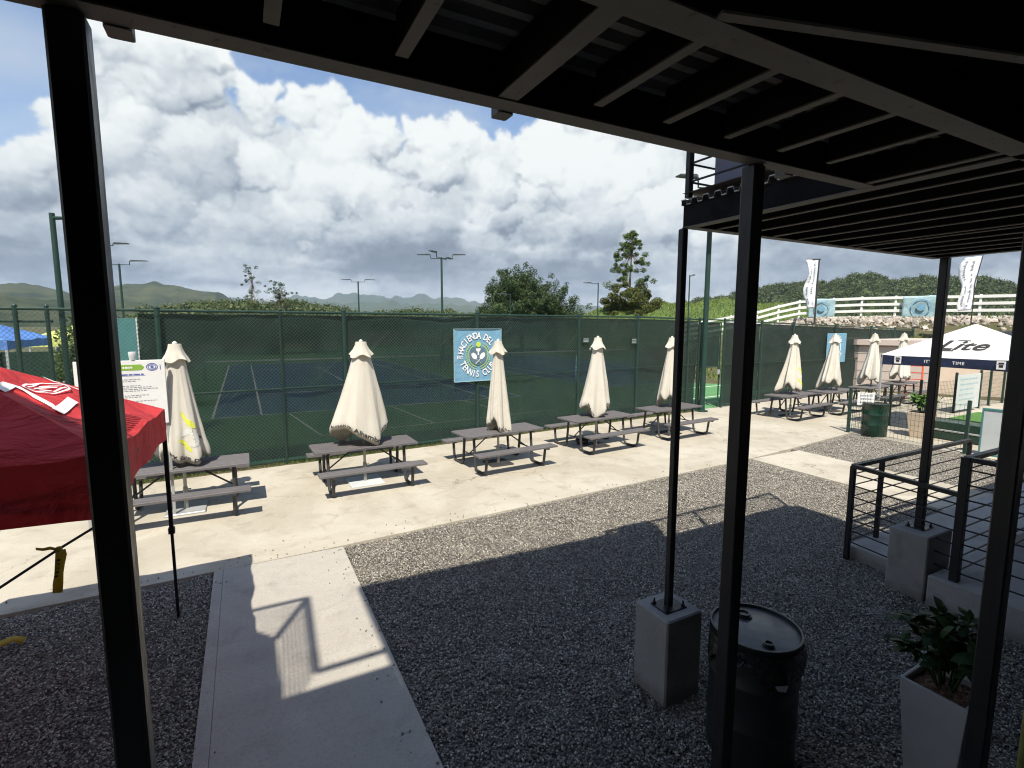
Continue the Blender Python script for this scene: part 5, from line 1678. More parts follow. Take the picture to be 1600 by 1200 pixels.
def clump_tree(name, label, cat, loc, seed, mat, clumps, per, size, trunk=None, asp=0.5, twigs=True, group=None, barkm=None):
    rg2 = random.Random(seed)
    t = thing(name, label, cat, loc, 0, group)
    b = MB(); vs = []; fs = []
    for (x, y, z, r) in clumps:
        c = Vector((x, y, z))
        leaves_into(vs, fs, c, int(per*(0.5 + r)), r, size, rg2, asp, (1, 1, 0.75))
    if trunk: b.tube(*trunk)
    if twigs:
        base = trunk[0][-2] if trunk else (0, 0, 0)
        branchy(b, base, [Vector(c[:3]) for c in clumps[:60]], max(0.02, size*0.12), rg2)
    if b.v: b.build('trunk', barkm or M['bark'], t, True)
    MB().add(vs, fs).build('crown', mat, t)
    return t
# tall open tree on the hillock: tiers of round leaf bunches on thin limbs
rg2 = random.Random(17); cl2 = []
for k in range(84):
    f = rg2.uniform(0, 1)**0.8
    z = 4.6 + f*6.0
    w_ = 2.75*(1-f)**0.75 + 0.35
    a = rg2.uniform(0, 2*PI); q = rg2.uniform(0.25, 1.0)
    cl2.append((math.cos(a)*w_*q - 0.15*f, math.sin(a)*w_*q, z + 0.3*rg2.random(), rg2.uniform(0.22, 0.52)*(1.15-0.4*f)))
clump_tree('tall_tree', 'tall open crowned tree standing alone on the grassy hillock', 'tree', (37.9, 43.9, 2.1), 18, M['leaf_tree'], cl2, 170, 0.17,
           ([(0, 0, 0), (0.1, 0, 2.5), (-0.1, 0.05, 5.5), (0.0, 0, 8.5), (0.05, 0, 10.3)], [0.2, 0.16, 0.12, 0.07, 0.02], 8))
rg2 = random.Random(21); cl3 = []
for k in range(95):
    a = rg2.uniform(0, 2*PI); q = rg2.uniform(0, 1)**0.5; z = rg2.uniform(0, 1)
    top = 1.9 + 0.9*math.sin(2*a+1) + 0.5*math.sin(5*a)
    cl3.append((math.cos(a)*3.3*q, math.sin(a)*2.6*q, 0.7 + z*max(0.6, top+0.9)*(1-0.45*q*q), rg2.uniform(0.35, 0.75)))
clump_tree('broad_shrub', 'broad olive green shrub at the foot of the tall tree', 'shrub', (37.7, 43.2, 3.3), 22, M['leaf_olive'], cl3, 380, 0.19, None)
# thin bare saplings left of centre
for n_, (x, y, hh, lab, sd, nt) in enumerate(((1.05, 60.0, 8.9, 'thin sparse sapling with few leaves above the fence, the taller one', 41, 34), (3.6, 59.5, 7.4, 'lower sparse sapling with scattered leaves above the fence', 43, 52))):
    rg2 = random.Random(sd); cl4 = []
    for k in range(nt):
        f = rg2.uniform(0.45, 1.0); w_ = 1.9*math.sin(f*2.6)*(0.5+0.5*n_)+0.35
        a = rg2.uniform(0, 2*PI)
        cl4.append((math.cos(a)*w_*rg2.random(), math.sin(a)*w_*rg2.random(), hh*f, rg2.uniform(0.10, 0.36)))
    clump_tree('sapling', lab, 'tree', (x, y, 0), sd, M['leaf_needle'], cl4, 60, 0.15, ([(0, 0, -0.1), (0.05, 0, hh*0.35), (-0.05, 0.1, hh*0.6), (0.1, 0, hh*0.8), (0, 0, hh)], [0.10, 0.08, 0.06, 0.035, 0.01], 6), group='sparse saplings', barkm=M['twig'])
rg2 = random.Random(51)
SH = [(2.6, 55, 4.3, 'sunny olive shrub under the sparse saplings', 'leaf_olive', 2.6), (6.5, 56, 4.0, 'rounded green shrub right of the sparse saplings', 'leaf_mid', 3.0), (-1.5, 57, 4.1, 'dark shrub left of the sparse saplings', 'leaf_mid', 3.0),
      (30.5, 47.5, 4.6, 'low dark bush between the bushy tree and the hillock', 'leaf_mid', 3.2), (33.0, 46.5, 4.4, 'low dark bush at the left foot of the hillock', 'leaf_mid', 2.6), (23.2, 49.5, 4.4, 'low bush at the left side of the bushy tree', 'leaf_needle', 2.8)]
for (x, y, hh, lab, mt, rr) in SH:
    cl5 = []
    for k in range(46):
        a = rg2.uniform(0, 2*PI); q = rg2.uniform(0, 1)**0.5
        cl5.append((math.cos(a)*rr*q, math.sin(a)*rr*q, hh*(0.35 + 0.55*rg2.random()*(1-0.5*q)), rg2.uniform(0.4, 0.8)))
    clump_tree('shrub', lab, 'shrub', (x, y, 0), rg2.randint(1, 999), M[mt], cl5, 240, 0.20, None)
# hedge and dark greenery at the left beyond the fence
cl6 = [(rg2.uniform(-1.0, 1.0), rg2.uniform(-0.5, 0.5), rg2.uniform(0.2, 3.0), rg2.uniform(0.25, 0.42)) for k in range(70)]
clump_tree('leafy_hedge', 'tall leafy hedge just right of the thick left post beyond the fence', 'hedge', (-2.75, 15.4, 0), 61, M['leaf_mid'], cl6, 230, 0.11, None)

# scatter of low trees over the wooded hills
def clump_mesh(name, n, size, seed, mat):
    rg3 = random.Random(seed); vs = []; fs = []
    for k in range(9):
        a = rg3.uniform(0, 2*PI)
        leaves_into(vs, fs, Vector((math.cos(a)*0.45*rg3.random(), math.sin(a)*0.45*rg3.random(), 0.35+0.35*rg3.random())), n, 0.42, size, rg3, 0.7)
    me = bpy.data.meshes.new(name); me.from_pydata([tuple(v) for v in vs], [], fs); me.materials.append(mat)
    return me
def scatter_nodes(name, me, density, smin, smax, seed):
    ng = bpy.data.node_groups.new(name, 'GeometryNodeTree')
    ng.interface.new_socket('Geometry', in_out='INPUT', socket_type='NodeSocketGeometry')
    ng.interface.new_socket('Geometry', in_out='OUTPUT', socket_type='NodeSocketGeometry')
    N = ng.nodes; L = ng.links
    gi = N.new('NodeGroupInput'); go = N.new('NodeGroupOutput')
    dp = N.new('GeometryNodeDistributePointsOnFaces'); dp.inputs['Density'].default_value = density; dp.inputs['Seed'].default_value = seed
    oi = N.new('GeometryNodeObjectInfo'); oi.inputs['Object'].default_value = me; oi.inputs['As Instance'].default_value = True
    io = N.new('GeometryNodeInstanceOnPoints')
    rr = N.new('FunctionNodeRandomValue'); rr.data_type = 'FLOAT_VECTOR'; rr.inputs[0].default_value = (0, 0, 0); rr.inputs[1].default_value = (0.2, 0.2, 6.28)
    rs = N.new('FunctionNodeRandomValue'); rs.data_type = 'FLOAT'; rs.inputs[2].default_value = smin; rs.inputs[3].default_value = smax; rs.inputs['Seed'].default_value = seed+4
    L.new(gi.outputs[0], dp.inputs['Mesh']); L.new(dp.outputs['Points'], io.inputs['Points']); L.new(oi.outputs['Geometry'], io.inputs['Instance'])
    L.new(rr.outputs[0], io.inputs['Rotation']); L.new(rs.outputs[1], io.inputs['Scale'])
    L.new(io.outputs[0], go.inputs[0])
    return ng
def pts_scatter(name, src, faces_keep, me, smin, smax, count, seed):
    """one joined mesh of many small crowns standing on the given hill"""
    rg3 = np.random.default_rng(seed)
    sm = src.data
    P_ = np.array([v.co[:] for v in sm.vertices], np.float32)
    F4 = np.array([p.vertices[:] for p in sm.polygons], np.int32)
    cen = P_[F4].mean(1)
    keep = faces_keep(cen)
    F4 = F4[keep]
    ar = np.linalg.norm(np.cross(P_[F4[:, 1]]-P_[F4[:, 0]], P_[F4[:, 3]]-P_[F4[:, 0]]), axis=1)
    idx = rg3.choice(len(F4), count, p=ar/ar.sum())
    u = rg3.random((count, 1)); v = rg3.random((count, 1))
    q = F4[idx]
    pos = (P_[q[:, 0]]*(1-u)*(1-v) + P_[q[:, 1]]*u*(1-v) + P_[q[:, 2]]*u*v + P_[q[:, 3]]*(1-u)*v)
    bv = np.array([v_.co[:] for v_ in me.vertices], np.float32); bf = np.array([p.vertices[:] for p in me.polygons], np.int32)
    sc = rg3.uniform(smin, smax, count); an = rg3.uniform(0, 6.283, count)
    c, s = np.cos(an)[:, None], np.sin(an)[:, None]
    X = (bv[None, :, 0]*c - bv[None, :, 1]*s)*sc[:, None] + pos[:, 0:1]
    Y = (bv[None, :, 0]*s + bv[None, :, 1]*c)*sc[:, None] + pos[:, 1:2]
    Z = bv[None, :, 2]*sc[:, None]*rg3.uniform(0.8, 1.3, count)[:, None] + pos[:, 2:3]
    V = np.stack([X, Y, Z], -1).reshape(-1, 3)
    FF = (bf[None] + (np.arange(count)*len(bv))[:, None, None]).reshape(-1, 4)
    m2 = bpy.data.meshes.new(name)
    m2.vertices.add(len(V)); m2.vertices.foreach_set('co', V.ravel())
    m2.loops.add(FF.size); m2.loops.foreach_set('vertex_index', FF.ravel().astype(np.int32))
    m2.polygons.add(len(FF)); m2.polygons.foreach_set('loop_start', (np.arange(len(FF))*4).astype(np.int32))
    m2.update(calc_edges=True)
    m2.materials.append(me.materials[0])
    o_ = bpy.data.objects.new(name, m2); COL.objects.link(o_); o_['kind'] = 'stuff'
    return o_
CM1 = clump_mesh('far_crown', 9, 0.22, 5, M['leaf_forest'])
def crest(cen, dmax): return np.hypot(cen[:, 0], cen[:, 1]) < dmax
pts_scatter('woodland', WOOD, lambda c: crest(c, 262) & (c[:, 2] > 0.5), CM1, 1.1, 4.4, 2600, 4)
pts_scatter('woodland', HILLR, lambda c: crest(c, 520) & (c[:, 2] > 1.0), CM1, 1.4, 5.2, 5200, 6)
# tall grass on the hillock
def grass_field():
    rg3 = random.Random(8); vs = []; fs = []
    src = [o_ for o_ in bpy.data.objects if o_.name.startswith('hillock')][0].data
    co = [v.co for v in src.vertices]
    polys = [p for p in src.polygons if 52 < math.hypot(p.center.x, p.center.y) < 63]
    for p in polys:
        q = [co[i] for i in p.vertices]
        n_ = int(min(340, p.area*40))
        for _ in range(n_):
            u, v = rg3.random(), rg3.random()
            c = q[0]*(1-u)*(1-v) + q[1]*u*(1-v) + q[2]*u*v + q[3]*(1-u)*v
            a = rg3.uniform(0, 2*PI); s = Vector((math.cos(a), math.sin(a), 0))*0.05
            tpv = Vector((rg3.gauss(0.10, 0.10), rg3.gauss(0, 0.10), rg3.uniform(0.12, 0.32)))
            o0 = len(vs); vs += [c - s, c + s, c + tpv]; fs.append((o0, o0+1, o0+2))
    g = MB().add(vs, fs).build('hill_grass', M['grass_blade']); g['kind'] = 'stuff'
grass_field()
sb = MB()
# weeds along the bank top and the strip by the fence
rg3 = random.Random(12); vs = []; fs = []
for _ in range(5200):
    a = rg3.uniform(47, 84); d = rg3.uniform(28, 32.5) if rg3.random() < 0.5 else rg3.uniform(37.5, 46)
    z = bank_height(a, d)
    c = Vector(pol(a, d, z)); s = Vector((rg3.gauss(0, 1), rg3.gauss(0, 1), 0)).normalized()*0.05
    o0 = len(vs); vs += [c-s, c+s, c+Vector((rg3.gauss(0, .1), rg3.gauss(0, .1), rg3.uniform(.1, .4)))]; fs.append((o0, o0+1, o0+2))
g = MB().add(vs, fs).build('bank_grass', M['grass_blade']); g['kind'] = 'stuff'
vs = []; fs = []
for _ in range(2600):
    x = rg3.uniform(-3, 13.3) if rg3.random() < 0.5 else rg3.choice((-1.2, 0.8, 2.6, 3.4, 6.2, 8.9, 11.8)) + rg3.gauss(0, 0.5)
    if x > 13.3: continue
    y = fl(x) + rg3.uniform(-0.08, 0.05)
    s = Vector((rg3.gauss(0, 1), rg3.gauss(0, 1), 0)).normalized()*0.008; c = Vector((x, y, 0.0))
    o0 = len(vs); vs += [c-s, c+s, c+Vector((rg3.gauss(0, .03), rg3.gauss(-0.02, .03), rg3.uniform(.03, .11)))]; fs.append((o0, o0+1, o0+2))
g = MB().add(vs, fs).build('fence_weeds', M['grass_blade']); g['kind'] = 'stuff'

# ================================================================== WHITE RAIL FENCE, FLAGS, BANNERS ON THE BANK
WF = [(46.0, 41, 1.70, 2.90), (48.6, 41, 1.98, 3.20), (51.0, 40.5, 2.30, 3.52), (53.4, 40, 2.62, 3.82), (55.3, 40, 3.0, 4.22), (57.1, 40, 3.28, 4.52), (59.9, 40, 3.36, 4.62), (62.1, 40, 3.40, 4.66), (64.6, 40, 3.40, 4.66), (67.0, 40, 3.38, 4.64), (70.2, 40, 3.36, 4.62), (73.6, 40, 3.34, 4.60), (77, 40, 3.32, 4.58)]
wf = thing('rail_fence', 'white four rail fence curving along the top of the stony bank', 'fence', pol(62, 40, 3.3))
for (a, d, zb_, zt_) in WF:
    x, y, _ = pol(a, d)
    m4 = Matrix.Translation((x, y, 0)) @ Matrix.Rotation(-R(a), 4, 'Z')
    MB().bbox(-0.065, 0.065, -0.065, 0.065, zb_-0.35, zt_+0.08, 0.02, m4).build('post', M['white'], wf, world=True)
for i in range(len(WF)-1):
    p, q = WF[i], WF[i+1]
    for k in range(4):
        f = 0.02 + k*0.315
        a = Vector(pol(p[0], p[1]-0.09, p[2] + (p[3]-p[2])*f)); b = Vector(pol(q[0], q[1]-0.09, q[2] + (q[3]-q[2])*f))
        MB().bar(a, b, 0.045, 0.165).build('rail', M['white'], wf, world=True)
def bank_banner(lab, a, d, zc, w_, h_, seed):
    t = thing('bank_banner', lab, 'banner', pol(a, d, zc), -R(a), 'banners on the white rail fence')
    vs = []; fs = []
    for i in range(17):
        for j in range(13):
            u, v = -w_/2 + w_*i/16, -h_/2 + h_*j/12
            vs.append((u, -0.02 + 0.06*fbm(u*1.6, v*1.6, seed, 4), v + 0.03*math.sin(u*3+seed)*(-1 if j < 6 else 1)))
    for i in range(16):
        for j in range(12):
            q = i*13+j; fs.append((q, q+13, q+14, q+1))
    o2 = MB().add(vs, fs).build('cloth', M['aqua_banner'], t, True)
    md = o2.modifiers.new('thickness', 'SOLIDIFY'); md.thickness = 0.004
    b = MB(); ring(b, 0, 0, h_*0.36, h_*0.36, h_*0.05, -0.10); disc(b, 0, 0, h_*0.16, h_*0.16, -0.10, 14)
    b.build('emblem_print', M['sky_banner'], t)
bank_banner('pale aqua banner on the white fence beside the left feather flag', 58.95, 39.7, 4.0, 1.5, 1.25, 2.0)
bank_banner('pale aqua banner on the white fence partly hidden by the terrace corner post', 66.4, 39.7, 4.0, 1.8, 1.35, 6.0)
def feather(lab, a, d, z0, z1, zc0, wd, seed, lean=0.0, arm=True):
    t = thing('feather_flag', lab, 'flag', pol(a, d, z0), -R(a), 'feather flags on the bank')
    h = z1-z0
    MB().tube([(0, 0, -0.3), (0.0, 0, h*0.6), (lean*0.5, 0, h)], [0.055, 0.05, 0.035] if arm else [0.025, 0.022, 0.015], 8).build('pole', M['frame'], t, True)
    if arm: MB().tube([(0.1, 0, h-0.02), (-wd-0.1, 0, h+0.02)], 0.03, 6).build('arm', M['frame'], t, True)
    vs = []; fs = []; nz = 26; nx = 8
    for j in range(nz+1):
        f = j/nz; z = (zc0-z0) + (z1-0.04-zc0)*f
        w_ = wd*(1.0 if arm else (0.55 + 0.45*min(1, f*2.5)))
        for i in range(nx+1):
            u = i/nx
            sway = 0.12*math.sin(f*9+seed)*u
            x = -0.05 - w_*u + sway + lean*0.5*f
            vs.append((x, 0.10*math.sin(u*5+f*6+seed)*u + 0.03*fbm(u*3, f*6, seed), z + 0.05*u*math.sin(f*12+seed)))
    for j in range(nz):
        for i in range(nx):
            q = j*(nx+1)+i; fs.append((q, q+nx+1, q+nx+2, q+1))
    o2 = MB().add(vs, fs).build('sail', M['flag'], t, True)
    md = o2.modifiers.new('thickness', 'SOLIDIFY'); md.thickness = 0.004
    b = MB(); rg4 = random.Random(int(seed*10))
    for col_ in range(2):
        for j in range(2, nz-2):
            if rg4.random() < 0.25: continue
            i0 = 2 + col_*3
            q = [vs[j*(nx+1)+i0], vs[j*(nx+1)+i0+1+(rg4.random() < 0.5)], vs[(j+1)*(nx+1)+i0+1], vs[(j+1)*(nx+1)+i0]]
            q = [Vector(p) + Vector((0, -0.02, -0.01)) for p in q]
            c = sum(q, Vector())/4
            b.add([c + (p-c)*0.62 for p in q], [(0, 1, 2, 3)])
    b.build('print', M['ink_grey'], t)
feather('white feather flag on a tall dark pole above the bank, left one', 58.45, 34, 3.0, 6.62, 3.85, 0.52, 1.3, 0.04)
feather('white feather flag leaning above the white fence beside the terrace corner post', 69.75, 31, 3.0, 6.0, 3.60, 0.58, 4.1, 0.34, False)

# ================================================================== FAR RIGHT: YARD BEHIND THE LOW MESH FENCE
bd = thing('shed', 'beige stucco building behind the white tent', 'building', pol(69.2, 27.5), -R(66))
MB().box(-4.2, 9.5, 0, 5, -0.1, 2.05).build('wall', M['beige'], bd)
MB().box(-4.35, 9.7, -0.2, 5.2, 2.05, 2.28).build('roof', M['pinkish'], bd)
MB().box(-3.6, -0.7, -0.025, -0.002, -0.05, 1.98).build('door_panel', M['pinkish'], bd)
for k in range(5):
    MB().box(-3.55, -0.75, -0.038, -0.027, 0.15+k*0.38, 0.17+k*0.38).build('siding', M['grey_paint'], bd)
MB().bbox(-0.72, -0.60, -0.06, 0.0, -0.05, 2.02, 0.01).build('door_frame', M['beige'], bd)
ld = thing('ladder', 'red orange folding ladder standing by the beige building', 'ladder', pol(66.4, 25.4), -R(66))
for x in (-0.22, 0.22):
    MB().bar((x*1.2, -0.1, 0), (x, 0.15, 1.75), 0.05, 0.07).build('stile', M['red_paint'], ld)
for k in range(6):
    MB().bar((-0.24, -0.08+k*0.04, 0.28+k*0.26), (0.24, -0.08+k*0.04, 0.28+k*0.26), 0.07, 0.03).build('rung', M['red_paint'], ld)
for x in (-0.22, 0.22):
    MB().bar((x*1.2, 0.5, 0), (x, 0.17, 1.72), 0.04, 0.05).build('back_leg', M['ink'], ld)
# parked car on the raised ground, mostly hidden
cr_ = thing('parked_car', 'dark parked car on the bank partly hidden behind the white tent roof', 'car', pol(72.0, 30.5, 1.15), -R(76))
def car_body(b):
    prof = [(-2.2, .35), (-2.25, .75), (-1.9, .98), (-1.35, 1.05), (-0.75, 1.45), (0.7, 1.52), (1.6, 1.45), (2.1, 1.05), (2.2, .8), (2.15, .35)]
    n = len(prof); vs = []
    for y, ins in ((-0.86, 0.0), (-0.80, 0.02), (0.80, 0.02), (0.86, 0.0)):
        for (x, z) in prof:
            vs.append((x, y*(0.84 if z > 1.1 else 1), z + (0.03 if abs(y) < 0.85 and z > 1 else 0)))
    fs = [tuple(range(n)), tuple(reversed(range(3*n, 4*n)))]
    for k in range(3):
        for i in range(n):
            j = (i+1) % n
            fs.append((k*n+i, (k+1)*n+i, (k+1)*n+j, k*n+j))
    return b.add(vs, fs)
car_body(MB()).build('body', M['car'], cr_)
for s in (-1, 1):
    MB().add([(-0.95, s*0.80, 1.08), (1.6, s*0.80, 1.08), (1.35, s*0.745, 1.42), (-0.6, s*0.745, 1.40)], [(0, 1, 2, 3)]).build('side_window', M['glass'], cr_)
    for x in (-1.35, 1.35):
        wl = MB().add([(x+0.33*math.cos(2*PI*k/16), s*y, 0.33+0.33*math.sin(2*PI*k/16)) for y in (0.68, 0.88) for k in range(16)], [(k, (k+1) % 16, 16+(k+1) % 16, 16+k) for k in range(16)] + [tuple(range(16)), tuple(range(16, 32))]).build('wheel', M['tyre'], cr_)
        MB().add([(x+0.2*math.cos(2*PI*k/12), s*0.887, 0.33+0.2*math.sin(2*PI*k/12)) for k in range(12)], [tuple(range(12))]).build('rim', M['rim'], wl)
    MB().bbox(-2.22, -2.10, s*0.62-0.16, s*0.62+0.16, 0.72, 0.86, 0.02).build('headlight', M['white'], cr_)

# low welded mesh fence with green posts
mf = thing('mesh_fence', 'low green welded mesh fence around the yard with the white tent', 'fence', (14.5, 6.5, 0))
MP = [(14.46, 5.20), (14.52, 7.78), (16.62, 7.80), (18.9, 8.05), (20.95, 7.95), (22.9, 8.0), (24.0, 8.1), (25.3, 8.15)]
PH = [1.22, 1.22, 1.20, 1.2, 1.35, 1.35, 1.35, 1.35]
for (x, y), h in zip(MP, PH):
    MB().bbox(x-0.033, x+0.033, y-0.033, y+0.033, -0.05, h, 0.006).build('post', M['green_steel'], mf, world=True)
    MB().bbox(x-0.06, x+0.06, y-0.06, y+0.06, 0.0, 0.01, 0.002).build('foot_plate', M['green_steel'], mf, world=True)
for i in range(len(MP)-1):
    p, q = Vector((*MP[i], 0)), Vector((*MP[i+1], 0))
    L_ = (q-p).length; b = MB()
    n_ = int(L_/0.085); hh = min(PH[i], PH[i+1]) - 0.10
    for k in range(1, n_):
        c = p.lerp(q, k/n_); b.bar((c.x, c.y, 0.03), (c.x, c.y, hh), 0.0045, 0.0045)
    for k in range(9):
        z = 0.06 + (hh-0.08)*k/8
        b.bar((p.x, p.y, z), (q.x, q.y, z), 0.005, 0.005)
    b.build('mesh_panel', M['green_steel'], mf, world=True)
# white sign wired to it
sg = thing('wire_sign', 'small white lettered sign wired to the low mesh fence beside the green drum', 'sign', (14.62, 7.66, 0.93), -0.75)
MB().bbox(0.0, 0.40, -0.012, 0.0, -0.17, 0.17, 0.003).build('plate', M['white'], sg)
b = MB()
for z, x0, x1 in ((0.09, 0.05, 0.35), (0.0, 0.08, 0.32), (-0.09, 0.06, 0.34)):
    text_rows(b, x0, x1, z, 0.045, -0.014, 0.0, 0.022, 0.04, 0.012)
b.build('print', M['ink_grey'], sg)
def drum(t, r, h, mat, lidm, z0=0.0):
    prof = [(r*0.97, 0.0), (r, 0.015), (r, h*0.30)]
    for f in (0.33, 0.66):
        prof += [(r, h*f-0.025), (r*1.028, h*f-0.008), (r*1.028, h*f+0.008), (r, h*f+0.025)]
    prof += [(r, h-0.03), (r*1.02, h-0.022), (r*1.02, h), (r*0.975, h), (r*0.965, h-0.02)]
    prof = sorted(prof[:-4], key=lambda q: q[1]) + prof[-4:]
    MB().lathe(prof, 40, (0, 0, z0), cap=False).build('drum_body', mat, t, True)
    MB().lathe([(0.001, h-0.018), (r*0.9, h-0.018), (r*0.965, h-0.021)], 40, (0, 0, z0), cap=False).build('drum_lid', lidm, t, True)
d2 = thing('drum_bin', 'dark green ribbed steel drum bin in the sun beside the low mesh fence', 'bin', (14.72, 7.24, 0))
drum(d2, 0.29, 0.86, M['drum_green'], M['ink'])
# bright plants in pots
def potted(name, lab, loc, rz, w0, w1, h, potm, seed, leafm, nleaf, spread, lh, lsize, soil=True, stems=8):
    t = thing(name, lab, 'potted plant', loc, rz)
    vs = [(sx*w0/2, sy*w0/2, 0) for sx, sy in ((-1, -1), (1, -1), (1, 1), (-1, 1))] + [(sx*w1/2, sy*w1/2, h) for sx, sy in ((-1, -1), (1, -1), (1, 1), (-1, 1))]
    wi = w1-0.045
    vs += [(sx*wi/2, sy*wi/2, h) for sx, sy in ((-1, -1), (1, -1), (1, 1), (-1, 1))] + [(sx*wi*0.48, sy*wi*0.48, h-0.06) for sx, sy in ((-1, -1), (1, -1), (1, 1), (-1, 1))]
    fs = [(3, 2, 1, 0)] + [(i, (i+1) % 4, 4+(i+1) % 4, 4+i) for i in range(4)] + [(4+i, 4+(i+1) % 4, 8+(i+1) % 4, 8+i) for i in range(4)] + [(8+i, 8+(i+1) % 4, 12+(i+1) % 4, 12+i) for i in range(4)]
    o2 = MB().add(vs, fs).build('planter', potm, t)
    md = o2.modifiers.new('edge', 'BEVEL'); md.width = 0.006; md.segments = 2
    rg4 = random.Random(seed)
    sv = []; sf = []
    n = 14
    for i in range(n+1):
        for j in range(n+1):
            u, v = i/n-0.5, j/n-0.5
            sv.append((u*wi*0.97, v*wi*0.97, h-0.045 + 0.05*max(0, 0.25-u*u-v*v) + 0.012*rg4.random()))
    for i in range(n):
        for j in range(n):
            q = i*(n+1)+j; sf.append((q, q+n+1, q+n+2, q+1))
    MB().add(sv, sf).build('soil', M['soil'], t)
    sb2 = MB(); vs = []; fs = []
    for k in range(stems):
        a = rg4.uniform(0, 2*PI); q = rg4.uniform(0.35, 1.0)
        tip = Vector((math.cos(a)*spread*q, math.sin(a)*spread*q, h + lh*rg4.uniform(0.55, 1.0)*(1.1-0.35*q)))
        base = Vector((math.cos(a)*0.04, math.sin(a)*0.04, h-0.03))
        m1 = base.lerp(tip, 0.5) + Vector((0, 0, 0.06))
        sb2.tube([base, m1, tip], [0.007, 0.0055, 0.003], 5)
        for _ in range(nleaf//stems):
            f = rg4.uniform(0.3, 1.05)
            p = base.lerp(m1, f*2) if f < 0.5 else m1.lerp(tip, f*2-1)
            d = Vector((rg4.gauss(0, 1), rg4.gauss(0, 1), rg4.gauss(0.3, 0.6))).normalized()
            L_ = lsize*rg4.uniform(0.6, 1.3); s = d.cross(Vector((0.2*rg4.gauss(0, 1), 0.2*rg4.gauss(0, 1), 1))).normalized()*L_*0.30
            nn = s.cross(d).normalized()
            o0 = len(vs)
            vs += [p, p + d*L_*0.35 + s - nn*L_*0.05, p + d*L_*0.75 + s*0.75 - nn*L_*0.10, p + d*L_ - nn*L_*0.22, p + d*L_*0.75 - s*0.75 - nn*L_*0.10, p + d*L_*0.35 - s - nn*L_*0.05, p + d*L_*0.5 + nn*L_*0.03]
            fs += [(o0, o0+1, o0+6), (o0+1, o0+2, o0+6), (o0+2, o0+3, o0+6), (o0+3, o0+4, o0+6), (o0+4, o0+5, o0+6), (o0+5, o0, o0+6)]
    sb2.build('stems', M['leaf_dark'], t, True)
    MB().add(vs, fs).build('foliage', leafm, t)
    return t
potted('potted_plant', 'bright green plant in a beige tapered planter behind the low mesh fence', (15.55, 6.55, 0), 0.1, 0.34, 0.52, 0.66, M['pot_beige'], 5, M['leaf_bright'], 300, 0.34, 0.52, 0.13, stems=14)
# dark green bench box, turf patch, boards
gb = thing('bench_box', 'low dark green bench box with a grey stripe behind the low mesh fence', 'bench', (16.0, 5.7, 0), 0.0)
MB().bbox(-0.28, 0.28, -0.85, 0.85, 0.02, 0.22, 0.015).build('base', M['drum_green'], gb)
MB().bbox(-0.29, 0.29, -0.86, 0.86, 0.222, 0.262, 0.01).build('stripe', M['grey_paint'], gb)
MB().bbox(-0.28, 0.28, -0.85, 0.85, 0.264, 0.46, 0.015).build('seat', M['drum_green'], gb)
sheet('turf_patch', [(16.7, 5.3), (21.8, 6.2), (21.8, 7.6), (19.2, 7.5), (16.7, 6.5)], -0.02, 0.012, M['turf'])
wbd = thing('board_panel', 'large pale board in a teal frame leaning at the corner of the low mesh fence', 'board', (14.62, 5.02, 0), -1.42)
MB().bbox(0.03, 1.45, -0.012, 0.012, 0.05, 1.02, 0.004).build('board', M['board'], wbd)
for (x0, x1, z0, z1) in ((0.0, 1.48, 1.02, 1.07), (0.0, 1.48, 0.0, 0.05), (0.0, 0.028, 0.052, 1.018), (1.452, 1.48, 0.052, 1.018)):
    MB().bbox(x0, x1, -0.022, 0.022, z0, z1, 0.005).build('frame', M['teal'], wbd)
b = MB()
for k in range(12):
    text_rows(b, 0.42, 1.35, 0.92-0.062*k, 0.012, -0.0135, 0.3, 0.03, 0.1, 0.015)
b.build('print', M['ink_grey'], wbd)
sh_ = thing('pale_panel', 'pale grey printed sheet hung on the far mesh fence posts', 'sign', (21.9, 7.86, 0), 0.03)
MB().bbox(-1.2, 0.6, -0.012, 0.0, 0.10, 1.28, 0.004).build('sheet', M['board'], sh_)
b = MB()
for k in range(6): text_rows(b, -1.0, 0.45, 1.12-0.17*k, 0.05, -0.014, 0.3, 0.05, 0.16, 0.03)
b.build('print', M['aqua_banner'], sh_)

# ================================================================== BLACK CABLE RAILING AND PORCH AT THE RIGHT
sl_ = MB().bbox(6.62, 13, 2.43, 3.47, -0.09, 0.15, 0.012).build('porch_slab', M['slab']); struct(sl_)
sl_ = MB().bbox(6.20, 13, -1.5, 2.425, -0.09, 0.31, 0.012).build('porch_slab', M['slab']); struct(sl_)
rl = thing('cable_railing', 'black steel railing with thin horizontal bars around the concrete porch', 'railing', (6.55, 3.40, 0))
def rpost(x, y, z0, z1, w_=0.05):
    MB().bbox(x-w_/2, x+w_/2, y-w_/2, y+w_/2, z0, z1, 0.004).build('post', M['black2'], rl, world=True)
rpost(6.53, 3.40, 0.0, 1.19, 0.055); rpost(7.18, 3.40, 0.15, 1.19); rpost(8.35, 3.40, 0.15, 1.19); rpost(9.6, 3.40, 0.15, 1.19)
rpost(6.30, 2.24, 0.31, 1.60, 0.075); rpost(8.2, 2.24, 0.31, 1.56); rpost(6.30, 0.6, 0.31, 1.56)
def run(a, b, z0, z1, z0b=None, z1b=None, n=8):
    z0b = z0 if z0b is None else z0b; z1b = z1 if z1b is None else z1b
    MB().bar((*a, z1), (*b, z1b), 0.055, 0.045).build('top_rail', M['black2'], rl, world=True)
    for k in range(n):
        f = (k+0.6)/(n+0.3)
        MB().tube([(*a, z0+(z1-z0)*f), (*b, z0b+(z1b-z0b)*f)], 0.0085, 6).build('bar', M['black2'], rl, world=True)
run((6.53, 3.40), (9.6, 3.40), 0.15, 1.19, n=7)
run((6.53, 3.40), (6.36, 2.26), 0.15, 1.19, 0.15, 1.19, 7)
